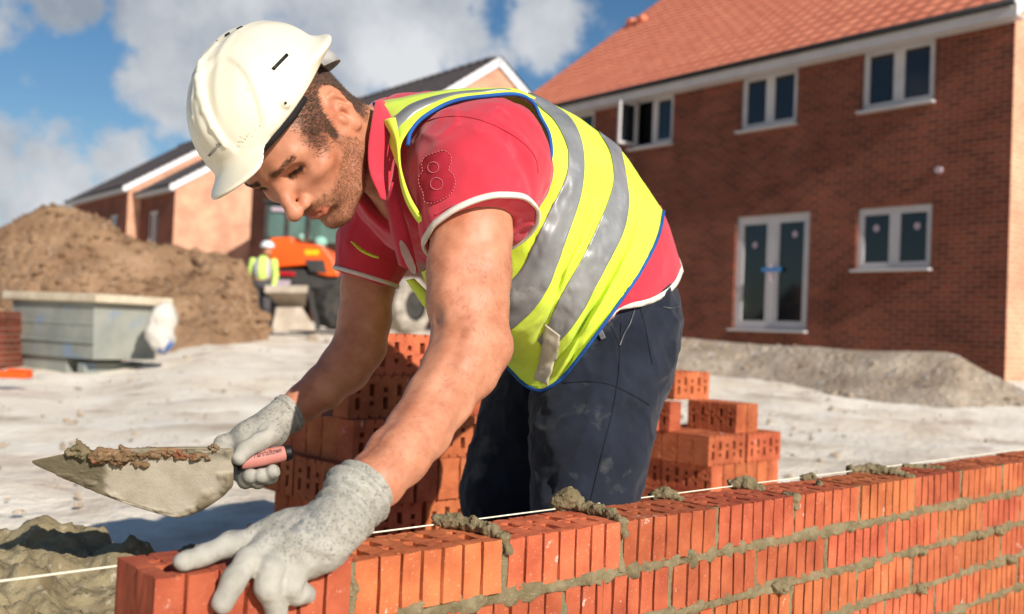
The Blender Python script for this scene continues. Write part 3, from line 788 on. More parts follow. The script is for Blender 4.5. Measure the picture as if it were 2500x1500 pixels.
# skull and face
ha(p_ell((0, -.006, .042), (.076, .099, .088)), .02)
ha(p_ell((0, .030, .030), (.068, .068, .070)), .02)
ha(p_ell((0, .040, -.032), (.056, .052, .062)), .025)
ha(p_ell((0, .066, -.030), (.040, .032, .046)), .02)
for sx in (1, -1):
    ha(p_chain([(sx*.056, .006, -.020), (sx*.053, .014, -.054), (sx*.036, .052, -.080), (sx*.012, .080, -.090)], [.014, .014, .014, .013]), .02)
    ha(p_ell((sx*.046, .056, -.002), (.019, .026, .015)), .018)
    ha(p_chain([(sx*.006, .090, .040), (sx*.026, .089, .046), (sx*.044, .076, .042), (sx*.052, .062, .032)], [.008, .0085, .008, .006]), .014)
ha(p_ell((0, .078, -.084), (.020, .016, .015)), .014)
ha(p_ell((0, .086, -.036), (.024, .014, .016)), .014)
for sx in (1, -1): ha(p_ell((sx*.031, .098, .023), (.018, .021, .0140)), .012, 's')
for sx in (1, -1):
    ha(p_sph((sx*.031, .0685, .026), .0128), .004)
    ha(p_chain([(sx*.016, .0765, .0235), (sx*.024, .0812, .0285), (sx*.034, .0805, .029), (sx*.046, .069, .0245)], [.002, .0034, .0034, .002]), .004)
    ha(p_chain([(sx*.017, .0765, .021), (sx*.026, .0795, .0165), (sx*.036, .078, .0165), (sx*.045, .069, .0215)], [.002, .003, .003, .002]), .005)
# nose
ha(p_chain([(0, .089, .036), (0, .0985, .024), (0, .1105, .006), (0, .1190, -.008)], [.0075, .0076, .0088, .0104]), .012)
ha(p_ell((0, .1205, -.0140), (.0125, .0115, .0104)), .007)
for sx in (1, -1):
    ha(p_ell((sx*.0138, .1045, -.0158), (.0078, .0118, .0090)), .006)
    ha(p_chain([(sx*.0215, .089, -.013), (sx*.0275, .085, -.028), (sx*.0325, .079, -.046)], [.0004, .0030, .0024]), .007, 's')
# mouth
for sx in (1, -1):
    ha(p_chain([(0, .0985, -.0435), (sx*.008, .0985, -.0425), (sx*.018, .0920, -.0460), (sx*.025, .0850, -.0485)], [.0044, .0046, .0034, .0015]), .005)
    ha(p_chain([(0, .0975, -.0545), (sx*.010, .0960, -.0540), (sx*.019, .0895, -.0515), (sx*.025, .0845, -.0490)], [.0072, .0066, .0044, .0015]), .005)
for sx in (1, -1): ha(p_chain([(0, .1035, -.0483), (sx*.010, .1015, -.0480), (sx*.019, .0945, -.0490), (sx*.027, .0860, -.0492)], [.0014, .0014, .0014, .0012]), .003, 's')
ha(p_chain([(-.014, .094, -.068), (0, .0975, -.0675), (.014, .094, -.068)], [.004, .005, .004]), .014, 's')
# ears
for sx in (1, -1):
    er = lambda a, b, c=0: np.array([sx*(.0705+.005*max(0, (-a))/.03+c), -.010+a*.80, b*.94])      # a forward, b up in the ear plane
    ha(p_ell(er(-.006, .004, .001), (.0050, .0132, .0265), np.array([[1, sx*.28, 0], [-sx*.28, 1, .18], [0, -.18, 1]])), .006)
    ha(p_chain([er(.010, .002, .001), er(.012, .018, .002), er(.006, .031, .003), er(-.006, .036, .004), er(-.018, .030, .005), er(-.0235, .014, .006), er(-.0215, -.004, .006), er(-.014, -.018, .004)],
               [.0024, .0034, .0036, .0036, .0036, .0034, .003, .0028]), .003)
    ha(p_ell(er(-.004, -.026, .002), (.0048, .0082, .0090)), .006)
    ha(p_ell(er(-.003, .000, .0085), (.0095, .0085, .0125)), .003, 's')
    ha(p_chain([er(-.002, .022, .008), er(-.013, .018, .0085), er(-.0165, .004, .0085)], [.0036, .0040, .0034]), .003, 's')
    ha(p_chain([er(.002, .012, .004), er(-.008, .013, .006), er(-.0125, .002, .006), er(-.010, -.013, .004)], [.0018, .0026, .0028, .0026]), .003)
    ha(p_ell(er(.0085, -.003, .003), (.0045, .0050, .0080)), .004)
# neck and shoulders
NB = UF(985, 385, 1.56)
B.add(p_chain([hw((0, -.030, .0)), hw((0, -.034, -.045)), NB, UF(1040, 430, 1.60)], [.060, .060, .066, .085], .02), .03)
SHL = UF(1140, 395, 1.40); SHR = UF(955, 515, 1.78)
B.add(p_chain([SHL, UF(1040, 430, 1.58), SHR], [.05, .07, .05], .02), .04)
B.add(p_chain([UF(1040, 430, 1.58), UF(1240, 560, 1.66), UF(1430, 700, 1.73)], [.09, .09, .10], .03), .04)
LA = [((1140,395),1.40,.060), ((1141,480),1.375,.0575), ((1139,570),1.352,.0540), ((1139,660),1.33,.0515), ((1135,742),1.305,.0490), ((1128,835),1.275,.0455), ((1102,898),1.248,.0425), ((1062,963),1.215,.0392),
      ((1013,1038),1.172,.0366), ((959,1102),1.128,.0345), ((909,1159),1.092,.0300), ((868,1194),1.072,.0250), ((850,1212),1.062,.0180)]
B.add(p_chain([UF(*p, d) for p, d, r in LA], [r for p, d, r in LA], .012), .02)
B.add(p_chain([UF(1150, 770, 1.297), UF(1188, 838, 1.278), UF(1160, 905, 1.262)], [.030, .022, .020], .02), .022)       # elbow
B.add(p_chain([UF(1098, 640, 1.318), UF(1090, 720, 1.292)], [.030, .026], .02), .03)                                       # biceps
RA = [((960,515),1.78,.056), ((915,600),1.785,.050), ((888,690),1.785,.0465), ((881,770),1.78,.0455), ((868,838),1.77,.0455), ((832,890),1.75,.0435), ((780,938),1.718,.0370), ((735,972),1.695,.0310), ((700,996),1.675,.0245), ((660,1022),1.655,.020)]
B.add(p_chain([UF(*p, d) for p, d, r in RA], [r for p, d, r in RA], .012), .02)
# legs, hidden under the trousers
GL = on_ground(*UF(1450, 1500, 1.66)[:2]); GR = on_ground(*UF(1255, 1500, 1.92)[:2])
LEGL = [(UF(1455,800,1.68), .085), (UF(1432,1000,1.64), .075), (UF(1405,1215,1.60), .056), (np.array([*GL[:2], GL[2]+.30]), .050), (np.array([*GL[:2], GL[2]+.07]), .04)]
LEGR = [(UF(1370,820,1.92), .085), (UF(1290,1000,1.92), .075), (UF(1225,1200,1.88), .056), (np.array([*GR[:2], GR[2]+.30]), .050), (np.array([*GR[:2], GR[2]+.07]), .04)]
for lg in (LEGL, LEGR): B.add(p_chain([p for p, r in lg], [r for p, r in lg], .03), .04)
B.add(p_cap(UF(1430, 700, 1.73), UF(1412, 790, 1.80), .10), .05)
def veins(P):
    d = np.zeros(len(P))
    for pts, a, w in VE:
        m = np.full(len(P), 9.0)
        for p, q in zip(pts[:-1], pts[1:]):
            pq = q-p; t = np.clip(((P-p)@pq)/(pq@pq), 0, 1); m = np.minimum(m, np.linalg.norm(P-p-t[:, None]*pq, axis=1))
        d += a*np.exp(-(m/w)**2)
    return d
VE = [([UF(1052,770,1.26), UF(1030,850,1.21), UF(985,930,1.17), UF(940,1010,1.13), UF(890,1090,1.085)], .0045, .011), ([UF(1120,800,1.24), UF(1085,900,1.195), UF(1040,985,1.16), UF(985,1060,1.125)], .0022, .009),
      ([UF(1000,880,1.18), UF(965,960,1.145), UF(930,1040,1.11), UF(900,1090,1.09), UF(862,1140,1.06)], -.0016, .0042), ([UF(1060,960,1.17), UF(1010,1040,1.135), UF(940,1130,1.09)], -.0013, .004), ([UF(880,1120,1.06), UF(848,1165,1.045)], -.0022, .005), ([UF(905,1140,1.075), UF(880,1180,1.06)], -.0016, .004),
      ([UF(1205,760,1.27), UF(1170,830,1.25)], .003, .012), ([UF(1085,620,1.28), UF(1075,700,1.262), UF(1085,760,1.25)], -.003, .013), ([UF(1150,600,1.29), UF(1160,700,1.275), UF(1190,780,1.265)], .0026, .012), ([UF(1180,870,1.25), UF(1130,960,1.21), UF(1070,1050,1.16)], .0024, .012), ([UF(1010,760,1.27), UF(1060,790,1.24), UF(1110,800,1.235)], .002, .008)]
B.add(veins, 0, 'd')
B.add(lambda P: fbm(P, 26, 3, 4)*.0009+fbm(P, 190, 2, 9)*.00016, 0, 'd')
bp, bq = B.mesh(.0023, (-.45, -.25, -.56), (.95, 1.15, .72), .004)
bn = vnormals(bp, bq)
sgn = np.sum((bp-bp.mean(0))*bn)
if sgn < 0: bq = bq[:, ::-1]; bn = -bn
def orient(p, q):
    n = np.cross(p[q[:, 1]]-p[q[:, 0]], p[q[:, 2]]-p[q[:, 0]]); c = p[q].mean(1)
    return q if np.sum((c-p.mean(0))*n) > 0 else q[:, ::-1]
hl = hsq((bp-HT)@HR)                                       # every vertex in head space
x, y, zz = hl.T; ax_ = np.abs(x)
onhead = (np.linalg.norm(hl-np.array([0, .0, .0]), axis=1) < .18)
# hair line and beard as soft masks
earx = np.clip(1-np.hypot((y+.016)/.034, (zz-.003)/.046), 0, 1) > .0
ear_m = earx & (ax_ > .068)
hair_m = sstep(.060-.2*np.clip(zz-.03, 0, 1)-y+.006*fbm(hl, 70, 2, 6), -.012, .010)*sstep(zz+.010*fbm(hl, 60, 2, 5), .000, .036)
hair_m = np.maximum(hair_m, sstep(y, .004, .010)*sstep(.034-y, -.004, .006)*sstep(zz, -.010, .006)*(zz < .04))
hair_m = np.maximum(hair_m, sstep(-y, .028, .044)*sstep(zz, -.060, -.035))
hair_m = hair_m*onhead*(ax_ < .0795)*(~ear_m)
lip = (np.hypot(x/.024, (zz+.0492)/.0115) < 1) & (y > .083)
bl = -.016-.30*(y-.02)
beard = sstep(bl-zz, -.004, .010)*sstep(y, -.004, .012)*sstep(zz, -.125, -.10)
beard = np.maximum(beard, ((ax_ < .034) & (y > .078))*sstep(-zz, .026, .031)*sstep(zz, -.052, -.046))
beard = np.maximum(beard, sstep(y, .000, .008)*sstep(.036-y, -.004, .008)*sstep(.006-zz, -.002, .008)*(zz > -.09)*.8)
beard = beard*onhead*(~lip)*(~ear_m)*(1-((np.hypot(x/.02, (zz+.064)/.006) < 1)*.5))
tint = np.ones((len(bp), 3))
def blend(m, c):
    global tint
    m = np.clip(np.asarray(m, float), 0, 1)[:, None]; tint = tint*(1-m)+np.asarray(c)*m
blend(beard*.45, (.55, .46, .40)); blend(hair_m*.9, (.30, .25, .21))
blend(lip*.75*onhead, (.86, .50, .50))
blend(ear_m*.5*onhead, (1.0, .80, .74))
blend(onhead*np.exp(-(((x)/.022)**2+((y-.112)/.016)**2+((zz+.012)/.018)**2))*.5, (1.0, .78, .70))
blend(onhead*np.exp(-(((ax_-.045)/.022)**2+((y-.07)/.02)**2+((zz+.006)/.02)**2))*.35, (1.0, .80, .74))
eye_m = (np.hypot((ax_-.031)/.0125, (zz-.0225)/.0042) < 1) & (y > .066) & (y < .086) & onhead
blend(eye_m*.75, (.16, .12, .10))
arm = fbm(bp, 18, 3, 2); blend((~onhead)*np.clip(arm*.3+.1, 0, .3), (1.0, .86, .80))
body = mesh_obj('body', bp, bq, SKIN, man); vcol(body, 'tint', tint)
BVH_B = BVHTree.FromPolygons([tuple(v) for v in bp], [tuple(int(i) for i in f) for f in bq])
def cast(bvh, x, y, F=True):
    if F: x, y = x*1.0109, y*1.0109
    d = CW+(x-1250)/FPX*CR-(y-750)/FPX*CU; d /= np.linalg.norm(d)
    h = bvh.ray_cast(Vector(CAM), Vector(d), 60)
    return (np.array(h[0]), np.array(h[1])) if h[0] is not None else (None, None)
# ---- hair, brows and beard as real short strands
def strands(name, mask, count, length, width, dirf, mat, seed, col, lift=.35, parent=man, jit=.35):
    rs = np.random.RandomState(seed)
    fa = mask[bq].mean(1); a = np.linalg.norm(np.cross(bp[bq[:, 2]]-bp[bq[:, 0]], bp[bq[:, 3]]-bp[bq[:, 1]]), axis=1)*.5*fa
    # only the side of the head one could see needs the full count
    pick = rs.choice(len(bq), count, p=a/a.sum()); u, v = rs.rand(count, 1), rs.rand(count, 1)
    Q = bq[pick]; p = (bp[Q[:, 0]]*(1-u)+bp[Q[:, 1]]*u)*(1-v)+(bp[Q[:, 3]]*(1-u)+bp[Q[:, 2]]*u)*v
    n = bn[Q[:, 0]]; d = dirf((p-HT)@HR)@HR.T
    d = d+rs.normal(0, jit, d.shape); d -= n*np.sum(d*n, 1)[:, None]; d /= np.linalg.norm(d, axis=1)[:, None]
    tip = d*(1-lift)+n*lift*1.2; tip /= np.linalg.norm(tip, axis=1)[:, None]
    L = length*rs.uniform(.6, 1.25, (count, 1)); s = np.cross(d, n); w = width*rs.uniform(.7, 1.3, (count, 1))
    b0 = p-n*.0006; mid = b0+(tip*.6+n*.25)*L*.55; end = mid+(tip*.8+d*.3)*L*.5
    V = np.stack([b0-s*w, b0+s*w, mid+s*w*.7, mid-s*w*.7, end], 1).reshape(-1, 3)
    k = np.arange(count)*5; F_ = [(i, i+1, i+2, i+3) for i in k]+[(i+3, i+2, i+4) for i in k]
    o = mesh_obj(name, V, F_, mat, parent, False)
    c = np.asarray(col)*rs.uniform(.55, 1.5, (count, 1))
    vcol(o, 'tint', np.repeat(c, 5, axis=0)); return o
ap_ = np.array([np.array(p) for p, d, r in LA]); wx, wy, wz = pix(bp); wx /= 1.0109; wy /= 1.0109
fore = ((wx > 780) & (wx < 1240) & (wy > 620) & (wy < 1180) & (wz < 1.40)).astype(float)*(bn@(CAM-HT) > -.2)
strands('arm_hair', fore*np.clip(fbm(bp, 14, 2, 77)+.55, .05, 1), 2600, .010, .000075, lambda q: np.tile((-CU*.75-CR*.35)@HR, (len(q), 1)), HAIRM, 6, (1.3, 1.05, .85), .22, jit=.45)
strands('hair', hair_m*(bn@(CAM-HT) > -.35), 15000, .0075, .00022, lambda q: np.stack([q[:, 0]*0+.05, -.8+q[:, 1]*4, -.65+q[:, 2]*0], 1), HAIRM, 1, (1.15, 1.0, .9), .42)
strands('beard', beard*(bn@(CAM-HT) > -.5), 8500, .0042, .00014, lambda q: np.stack([q[:, 0]*2, .35+q[:, 1]*0, -.9+q[:, 2]*0], 1), HAIRM, 2, (2.1, 1.5, 1.05), .4)
def on_line(pts, wid):
    m = np.zeros(len(bp)); P3 = [cast(BVH_B, *p)[0] for p in pts]; P3 = [p for p in P3 if p is not None]
    for a, b in zip(P3[:-1], P3[1:]):
        ab = b-a; t = np.clip(((bp-a)@ab)/(ab@ab), 0, 1); m = np.maximum(m, np.linalg.norm(bp-a-t[:, None]*ab, axis=1) < wid)
    return m.astype(float)
brow = ((np.abs(zz-(.0465+.0*ax_-.16*np.clip(ax_-.040, 0, 1))) < .0034) & (ax_ > .010) & (ax_ < .052) & (y > .055) & onhead).astype(float)
strands('eyebrow', brow, 1300, .0062, .00016, lambda q: np.stack([np.sign(q[:, 0]), q[:, 0]*0-.2, q[:, 0]*0+.15], 1), HAIRM, 3, (.6, .5, .42), .12, jit=.12)
lash = ((np.abs(zz-.0245) < .0022) & (ax_ > .017) & (ax_ < .047) & (y > .066) & onhead).astype(float)
strands('eyelash', lash, 260, .0085, .0002, lambda q: np.stack([np.sign(q[:, 0])*.25, q[:, 0]*0+.9, q[:, 0]*0-.55], 1), HAIRM, 4, (.25, .2, .18), .45, jit=.15)

# ---- hard hat
HATM = pm('hat_shell', (230,222,200), (220,210,184), scale=9, rough=.34, c3=(176,166,148), scale3=46, th3=(.64,.76), c4=(120,110,96), scale4=75, th4=(.70,.73), spec=.5, bump=.06, bscale=120)
ca, sa = math.cos(R(9)), math.sin(R(9))
AT = hw((0, -.010, .086)); AR = HR@np.array([[1, 0, 0], [0, ca, -sa], [0, sa, ca]])
def ht(p): return AT+AR@np.asarray(p, float)
RX_, RY_, RZ_ = .098, .124, .0905
def hat_hit(px, py, off=0.0):
    "photo pixel -> point on the dome (hat space)"
    d = (CW+(px-1250)/FPX*CR-(py-750)/FPX*CU)@AR; o = (CAM-AT)@AR; s = np.array([RX_+off, RY_+off, RZ_+off])
    a, b = o/s, d/s; A_, B_, C_ = b@b, 2*a@b, a@a-1; D = B_*B_-4*A_*C_
    t = (-B_-math.sqrt(max(D, 0)))/(2*A_); return o+t*d
H = SDF()
def hadd(fn, k=.004, mode='u'): H.add(p_local(fn, AT, AR), k, mode)
dome = p_ell((0, 0, 0), (RX_, RY_, RZ_))
pc = hat_hit(556, 232); pu = hat_hit(522, 150)-pc; pv = hat_hit(600, 225)-pc
e1 = pu/np.linalg.norm(pu); e2 = pv-e1*(pv@e1); e2 /= np.linalg.norm(e2)
def shell(P):
    d = dome(P)
    q = P-pc; m = 1-sstep(np.sqrt((q@e1/.068)**2+(q@e2/.034)**2), .80, 1.05); m = m*(np.linalg.norm(q, axis=1) < .09)
    q2 = P*np.array([-1, 1, 1])-pc; m2 = 1-sstep(np.sqrt((q2@e1/.068)**2+(q2@e2/.034)**2), .80, 1.05); m2 = m2*(np.linalg.norm(q2, axis=1) < .09)
    return d+.0034*(m+m2)
hadd(shell)
tt = np.linspace(0, 2*np.pi, 49)
rim = [(RX_*math.cos(t)*1.012, RY_*math.sin(t)*1.012, -.006-.006*max(0, -math.sin(t))**3) for t in tt]
hadd(p_ell((0, 0, -.004), (RX_+.001, RY_+.001, .030)), .004)
hadd(p_plate((0, .112, -.006), .058, .058, .0030, np.array([[1, 0, 0], [0, .985, -.17], [0, .17, .985]]), .25), .012)       # peak
hadd(p_ell((0, -.034, -.002), (.109, .109, .019), np.array([[1, 0, 0], [0, .985, .17], [0, -.17, .985]])), .012)
hadd(lambda P: -(P[:, 2]+.014+.016*np.clip(np.abs(P[:, 1])-.105, 0, .08)/.06*1.2), .003, 'i')
hadd(p_ell((0, 0, -.008), (RX_-.0045, RY_-.0045, RZ_-.0035)), .003, 's')
for mx_s in (1, -1):
    rg = [hat_hit(px, py, .0004)*np.array([mx_s, 1, 1]) for px, py in ((507,126),(495,158),(489,192),(492,230),(502,270),(520,312),(548,358))]
    hadd(p_chain(rg, list(np.array([.0016, .0030, .0036, .0036, .0036, .0034, .0014])*(1 if mx_s > 0 else .3))), .004)
    nb = hat_hit(690, 250)*np.array([mx_s, 1, 1]); hadd(p_sph(nb-np.array([0, 0, .004]), .0065), .003)
H.add(p_local(lambda P: -.0035*np.exp(-(P[:, 0]/.011)**2)*sstep(P[:, 2], .02, .05)-.0015*np.exp(-((np.abs(P[:, 0])-.030)/.007)**2)*sstep(P[:, 2], .035, .06), AT, AR), 0, 'd')
hp_, hq_ = H.mesh(.0019, AT-.24, AT+.24, .006); hq_ = orient(hp_, hq_)
hat = mesh_obj('hard_hat', hp_, hq_, HATM, man)
BVH_H = BVHTree.FromPolygons([tuple(v) for v in hp_], [tuple(int(i) for i in f) for f in hq_])
def hat_cast(px, py, off=.0022):
    h, n_ = cast(BVH_H, px, py, False)
    return ht(hat_hit(px, py, .003)) if h is None else h-CW*off
dk = MB()
def hat_bar(a, b, r, out=.0006, n=8):
    A_, B_ = ht(hat_hit(*a, out)), ht(hat_hit(*b, out)); dk.tube([A_*(1-t)+B_*t for t in np.linspace(0, 1, 5)], r, n)
hat_bar((666, 170), (701, 134), .0024)
dk.build('accessory_slot', BLACK, hat, True)
for (a, b, r) in (((526, 108), (534, 102), .0030), ((551, 90), (562, 83), .0030), ((580, 74), (592, 68), .0028)):
    dk = MB(); hat_bar(a, b, r, .0002); dk.build('air_vent', BLACK, hat, True)
dk = MB(); dk.tube([ht(hat_hit(697, 251, .001)), ht(hat_hit(697.5, 251.5, .0075))], .0018, 8); dk.build('rivet', BLACK, hat, True)
# dark sweatband under the rim and grey cradle strap at the nape
BAND = pm('sweatband', (34,30,28), (24,22,20), scale=60, rough=.9)
sb = MB(); ring = [ht((.0905*math.cos(t), .113*math.sin(t), -.017)) for t in np.linspace(R(15), R(165), 40)]
sb.tube(ring, .0062, 8); sb.build('sweatband', BAND, hat, True)
STRAP = pm('cradle_strap', (176,172,168), (150,146,142), scale=30, rough=.6)
st = spline([ht((.086, -.045, -.012)), ht((.076, -.085, -.030)), ht((.050, -.112, -.045)), ht((0, -.122, -.052)), ht((-.05, -.112, -.045))], 30)
up_ = AR[:, 2]; V = []
for p in st: V += [p-up_*.011, p+up_*.011]
so_ = mesh_obj('cradle_strap', V, [(2*i, 2*i+2, 2*i+3, 2*i+1) for i in range(29)], STRAP, hat); sm = so_.modifiers.new('t', 'SOLIDIFY'); sm.thickness = .002; sm.offset = 0
INK = pm('black_ink', (38,36,36), (30,28,28), scale=50, rough=.6)
def text_mesh(name, body_, mapf, mat, parent, size=1.0, spacing=1.0):
    cu = bpy.data.curves.new('lettering', 'FONT'); cu.body = body_; cu.size = size; cu.resolution_u = 3; cu.space_character = spacing
    to = bpy.data.objects.new('lettering', cu); COL.objects.link(to)
    dg = bpy.context.evaluated_depsgraph_get(); me = bpy.data.meshes.new_from_object(to.evaluated_get(dg))
    v = np.array([p.co[:] for p in me.vertices]); f = [tuple(p.vertices) for p in me.polygons]
    bpy.data.objects.remove(to); bpy.data.curves.remove(cu)
    w = v[:, 0].max()
    return mesh_obj(name, [mapf(a/w, b) for a, b, c in v], f, mat, parent, False)
text_mesh('lettering', 'woods', lambda a, b: hat_cast(512+a*29-b*12, 386-a*31-b*11), INK, hat)
# ------------------------------------------------------------------ clothing
SHIRT = pm('red_pique', (206,58,72), (184,42,58), scale=5, rough=.85, bump=.25, bscale=900, spec=.15, sheen=.25, dist=.0006, c3=(214,70,84), scale3=30, th3=(.6,.8))
TRIM = pm('white_trim', (232,224,210), (216,206,190), scale=40, rough=.85, bump=.2, bscale=900, spec=.15)
HIVIS = pm('hi_vis_fabric', (219,239,82), (209,230,64), scale=6, rough=.7, bump=.12, bscale=1200, spec=.2, sheen=.1, dist=.0004)
TAPE_R = pm('reflective_tape', (152,152,150), (124,124,124), scale=12, rough=.42, bump=.5, bscale=60, spec=.5, metal=.25, c3=(176,176,174), scale3=26, th3=(.6,.75), dist=.001)
TAPE_D = pm('dusty_tape', (196,186,164), (176,164,142), scale=14, rough=.6, bump=.2, bscale=80, spec=.3)
PIPE = pm('blue_binding', (24,86,160), (18,70,136), scale=40, rough=.7, bump=.3, bscale=900)
DENIM = pm('navy_trousers', (37,42,54), (23,27,37), scale=9, rough=.9, bump=.35, bscale=900, spec=.15, sheen=.15, c3=(104,106,102), scale3=12, th3=(.59,.86), dist=.0007, detail=9)
SEAM = pm('dark_seam', (22,26,36), (16,20,30), scale=60, rough=.9)
STITCH = pm('pale_stitch', (222,128,136), (210,110,120), scale=90, rough=.8)
PATCHM = pm('sleeve_patch', (186,40,58), (166,30,46), scale=30, rough=.9, bump=.3, bscale=700)
ZIPM = pm('zip_metal', (110,110,112), (70,70,74), scale=60, rough=.5, metal=.6)

def folds(lines, amp, wid, k=1):
    "soft creases along photo-traced lines, as an implicit displacement near those 3-D segments"
    def f(P):
        d = np.zeros(len(P))
        for pts, a in lines:
            m = np.full(len(P), 9.0)
            for i in range(len(pts)-1):
                p, q = pts[i], pts[i+1]; pq = q-p; t = np.clip(((P-p)@pq)/(pq@pq), 0, 1); m = np.minimum(m, np.linalg.norm(P-p-t[:, None]*pq, axis=1))
            d += a*amp*np.exp(-(m/wid)**2)
        return d
    return f
# ---- polo shirt: trunk, near sleeve, far sleeve, opened collar
TA = UF(1480, 745, 1.75)-UF(1060, 450, 1.58); TA /= np.linalg.norm(TA)
TC = SHR-SHL; TC -= TA*(TC@TA); TC /= np.linalg.norm(TC); TB = np.cross(TC, TA); TB *= np.sign(TB[2])
TAX = np.array([TA, TB, TC])
T_ = SDF()
T_.add(p_ell(UF(1075, 445, 1.60), (.17, .125, .185), TAX), .03)
T_.add(p_ell(UF(1210, 520, 1.65), (.20, .125, .165), TAX), .04)
T_.add(p_ell(UF(1340, 625, 1.71), (.18, .110, .140), TAX), .05)
T_.add(p_ell(UF(1440, 700, 1.76), (.12, .095, .13), TAX), .05)
T_.add(p_chain([NB+np.array([0, 0, -.02]), UF(1040, 420, 1.60)], [.080, .11], .02), .03)
# near shoulder and sleeve
SLV = [(UF(1158,400,1.43), .086), (UF(1154,440,1.395), .083), (UF(1150,500,1.372), .0765), (UF(1146,575,1.352), .0700)]
T_.add(p_ell(UF(1160, 395, 1.44), (.100, .088, .092), np.array([CR, CU, CW])), .03)
T_.add(p_chain([p for p, r in SLV], [r for p, r in SLV], .02), .035)
SRV = [(UF(950,500,1.77), .080), (UF(905,590,1.785), .064), (UF(886,668,1.785), .058)]
T_.add(p_chain([p for p, r in SRV], [r for p, r in SRV], .02), .035)
# cut the sleeves open at their hems
def cut_end(a, b, off=0.0):
    n = b-a; n /= np.linalg.norm(n); c = b+n*off
    return lambda P: -((P-c)@n)
hemn = UF(1146, 560, 1.354); hn = UF(1170, 830, 1.28)-SHL; hn /= np.linalg.norm(hn); hn = hn+CR*.24; hn /= np.linalg.norm(hn)
def hem_cut(P):          # outside of the sleeve beyond the hem plane
    d = (P-hemn)@hn; r = np.linalg.norm(P-hemn, axis=1)-.17; return np.maximum(-d, r)
T_.add(hem_cut, .004, 's')
hemr = UF(884, 672, 1.785); hr = UF(881, 770, 1.78)-UF(915, 600, 1.785); hr /= np.linalg.norm(hr); hr = hr-CR*.10+CW*0; hr /= np.linalg.norm(hr)
T_.add(lambda P: np.maximum(-((P-hemr)@hr), np.linalg.norm(P-hemr, axis=1)-.13), .004, 's')
# hollow the hems so an edge shows
T_.add(p_chain([UF(1140, 520, 1.362), UF(1136, 640, 1.338)], [.056, .062], .01), .004, 's')
T_.add(p_chain([UF(890, 640, 1.785), UF(882, 740, 1.785)], [.048, .053], .01), .004, 's')
FL = [([UF(1010,300,1.36), UF(1090,270,1.33), UF(1170,280,1.32), UF(1240,340,1.325), UF(1285,420,1.34)], 1.0),          # shoulder seam
      ([UF(1000,330,1.35), UF(1015,400,1.34)], .8), ([UF(1230,300,1.34), UF(1290,380,1.34)], -.5), ([UF(1040,540,1.31), UF(1140,505,1.29), UF(1235,500,1.29)], .7), ([UF(1000,480,1.33), UF(1030,570,1.32)], 1.2), ([UF(1200,430,1.31), UF(1240,470,1.31)], -.8), ([UF(1215,330,1.33), UF(1275,400,1.33), UF(1290,470,1.345)], 1.1), ([UF(1240,310,1.335), UF(1300,360,1.35)], -.9), ([UF(1060,520,1.30), UF(1090,420,1.30)], .5), ([UF(1100,540,1.29), UF(1150,470,1.29), UF(1180,400,1.30)], -.5), ([UF(1190,530,1.30), UF(1235,430,1.31)], .7), ([UF(1010,310,1.36), UF(1060,350,1.33), UF(1100,360,1.32)], -.6)]
T_.add(folds(FL, .0028, .010), 0, 'd')
T_.add(lambda P: fbm(P, 11, 3, 21)*.0042+fbm(P, 40, 2, 23)*.0012-(1-np.abs(fbm(P, 17, 2, 29)))**4*.0030, 0, 'd')
# open neck
T_.add(p_chain([hw((0, -.02, -.06)), UF(960, 420, 1.545), UF(915, 545, 1.50)], [.060, .058, .038], .02), .008, 's')
tp, tq = T_.mesh(.0032, (-.35, .0, -.25), (.85, 1.15, .62), .02); tq = orient(tp, tq)
shirt = mesh_obj('polo_shirt', tp, tq, SHIRT, man)
BVH_S = BVHTree.FromPolygons([tuple(v) for v in tp], [tuple(int(i) for i in f) for f in tq])
def ribbon(name, A, Bp, mat, parent, n=40, m=5, thick=.0012, bulge=0.0, mi=None):
    "strip between two 3-D lines"
    A = spline(A, n); Bp = spline(Bp, n); V = []
    for i in range(n):
        for j in range(m):
            t = j/(m-1); p = A[i]*(1-t)+Bp[i]*t
            V.append(p-CW*bulge*math.sin(math.pi*t))
    F_ = [(i*m+j, (i+1)*m+j, (i+1)*m+j+1, i*m+j+1) for i in range(n-1) for j in range(m-1)]
    o = mesh_obj(name, V, F_, mat, parent); s = o.modifiers.new('t', 'SOLIDIFY'); s.thickness = thick; s.offset = 0
    return o
# sleeve hems
def hem_ring(c, n_, R1, mat, name, dz=0.0, h=.009, k=64, ext=.012, bvh=None):
    a = np.cross(n_, CW); a /= np.linalg.norm(a); b = np.cross(n_, a); V = []
    rad_ = []
    for i in range(k):
        t = 2*math.pi*i/k; d = a*math.cos(t)+b*math.sin(t)
        hit = bvh.ray_cast(Vector(c-n_*.010+d*.16), Vector(-d), .14); r = .16-hit[3] if hit[0] is not None else R1
        rad_.append(r)
    rad_ = np.array(rad_); rad_ = np.clip(rad_, np.median(rad_)*.85, np.median(rad_)*1.2)
    rad_ = (rad_+np.roll(rad_, 1)+np.roll(rad_, -1))/3+.0012
    for i in range(k):
        t = 2*math.pi*i/k; d = a*math.cos(t)+b*math.sin(t); r = rad_[i]
        for q in ((-.0055, 0), (h*.6, .001), (h*.6, -.004), (-.005, -.005)): V.append(c+d*(r+q[1])+n_*q[0])
    F_ = [(i*4+j, i*4+(j+1) % 4, ((i+1) % k)*4+(j+1) % 4, ((i+1) % k)*4+j) for i in range(k) for j in range(4)]
    return mesh_obj(name, V, F_, mat, shirt)
hem_ring(hemn, hn, .07, TRIM, 'sleeve_trim', h=.004, bvh=BVH_S)
hem_ring(hemr, hr, .058, TRIM, 'sleeve_trim', h=.003, bvh=BVH_S)
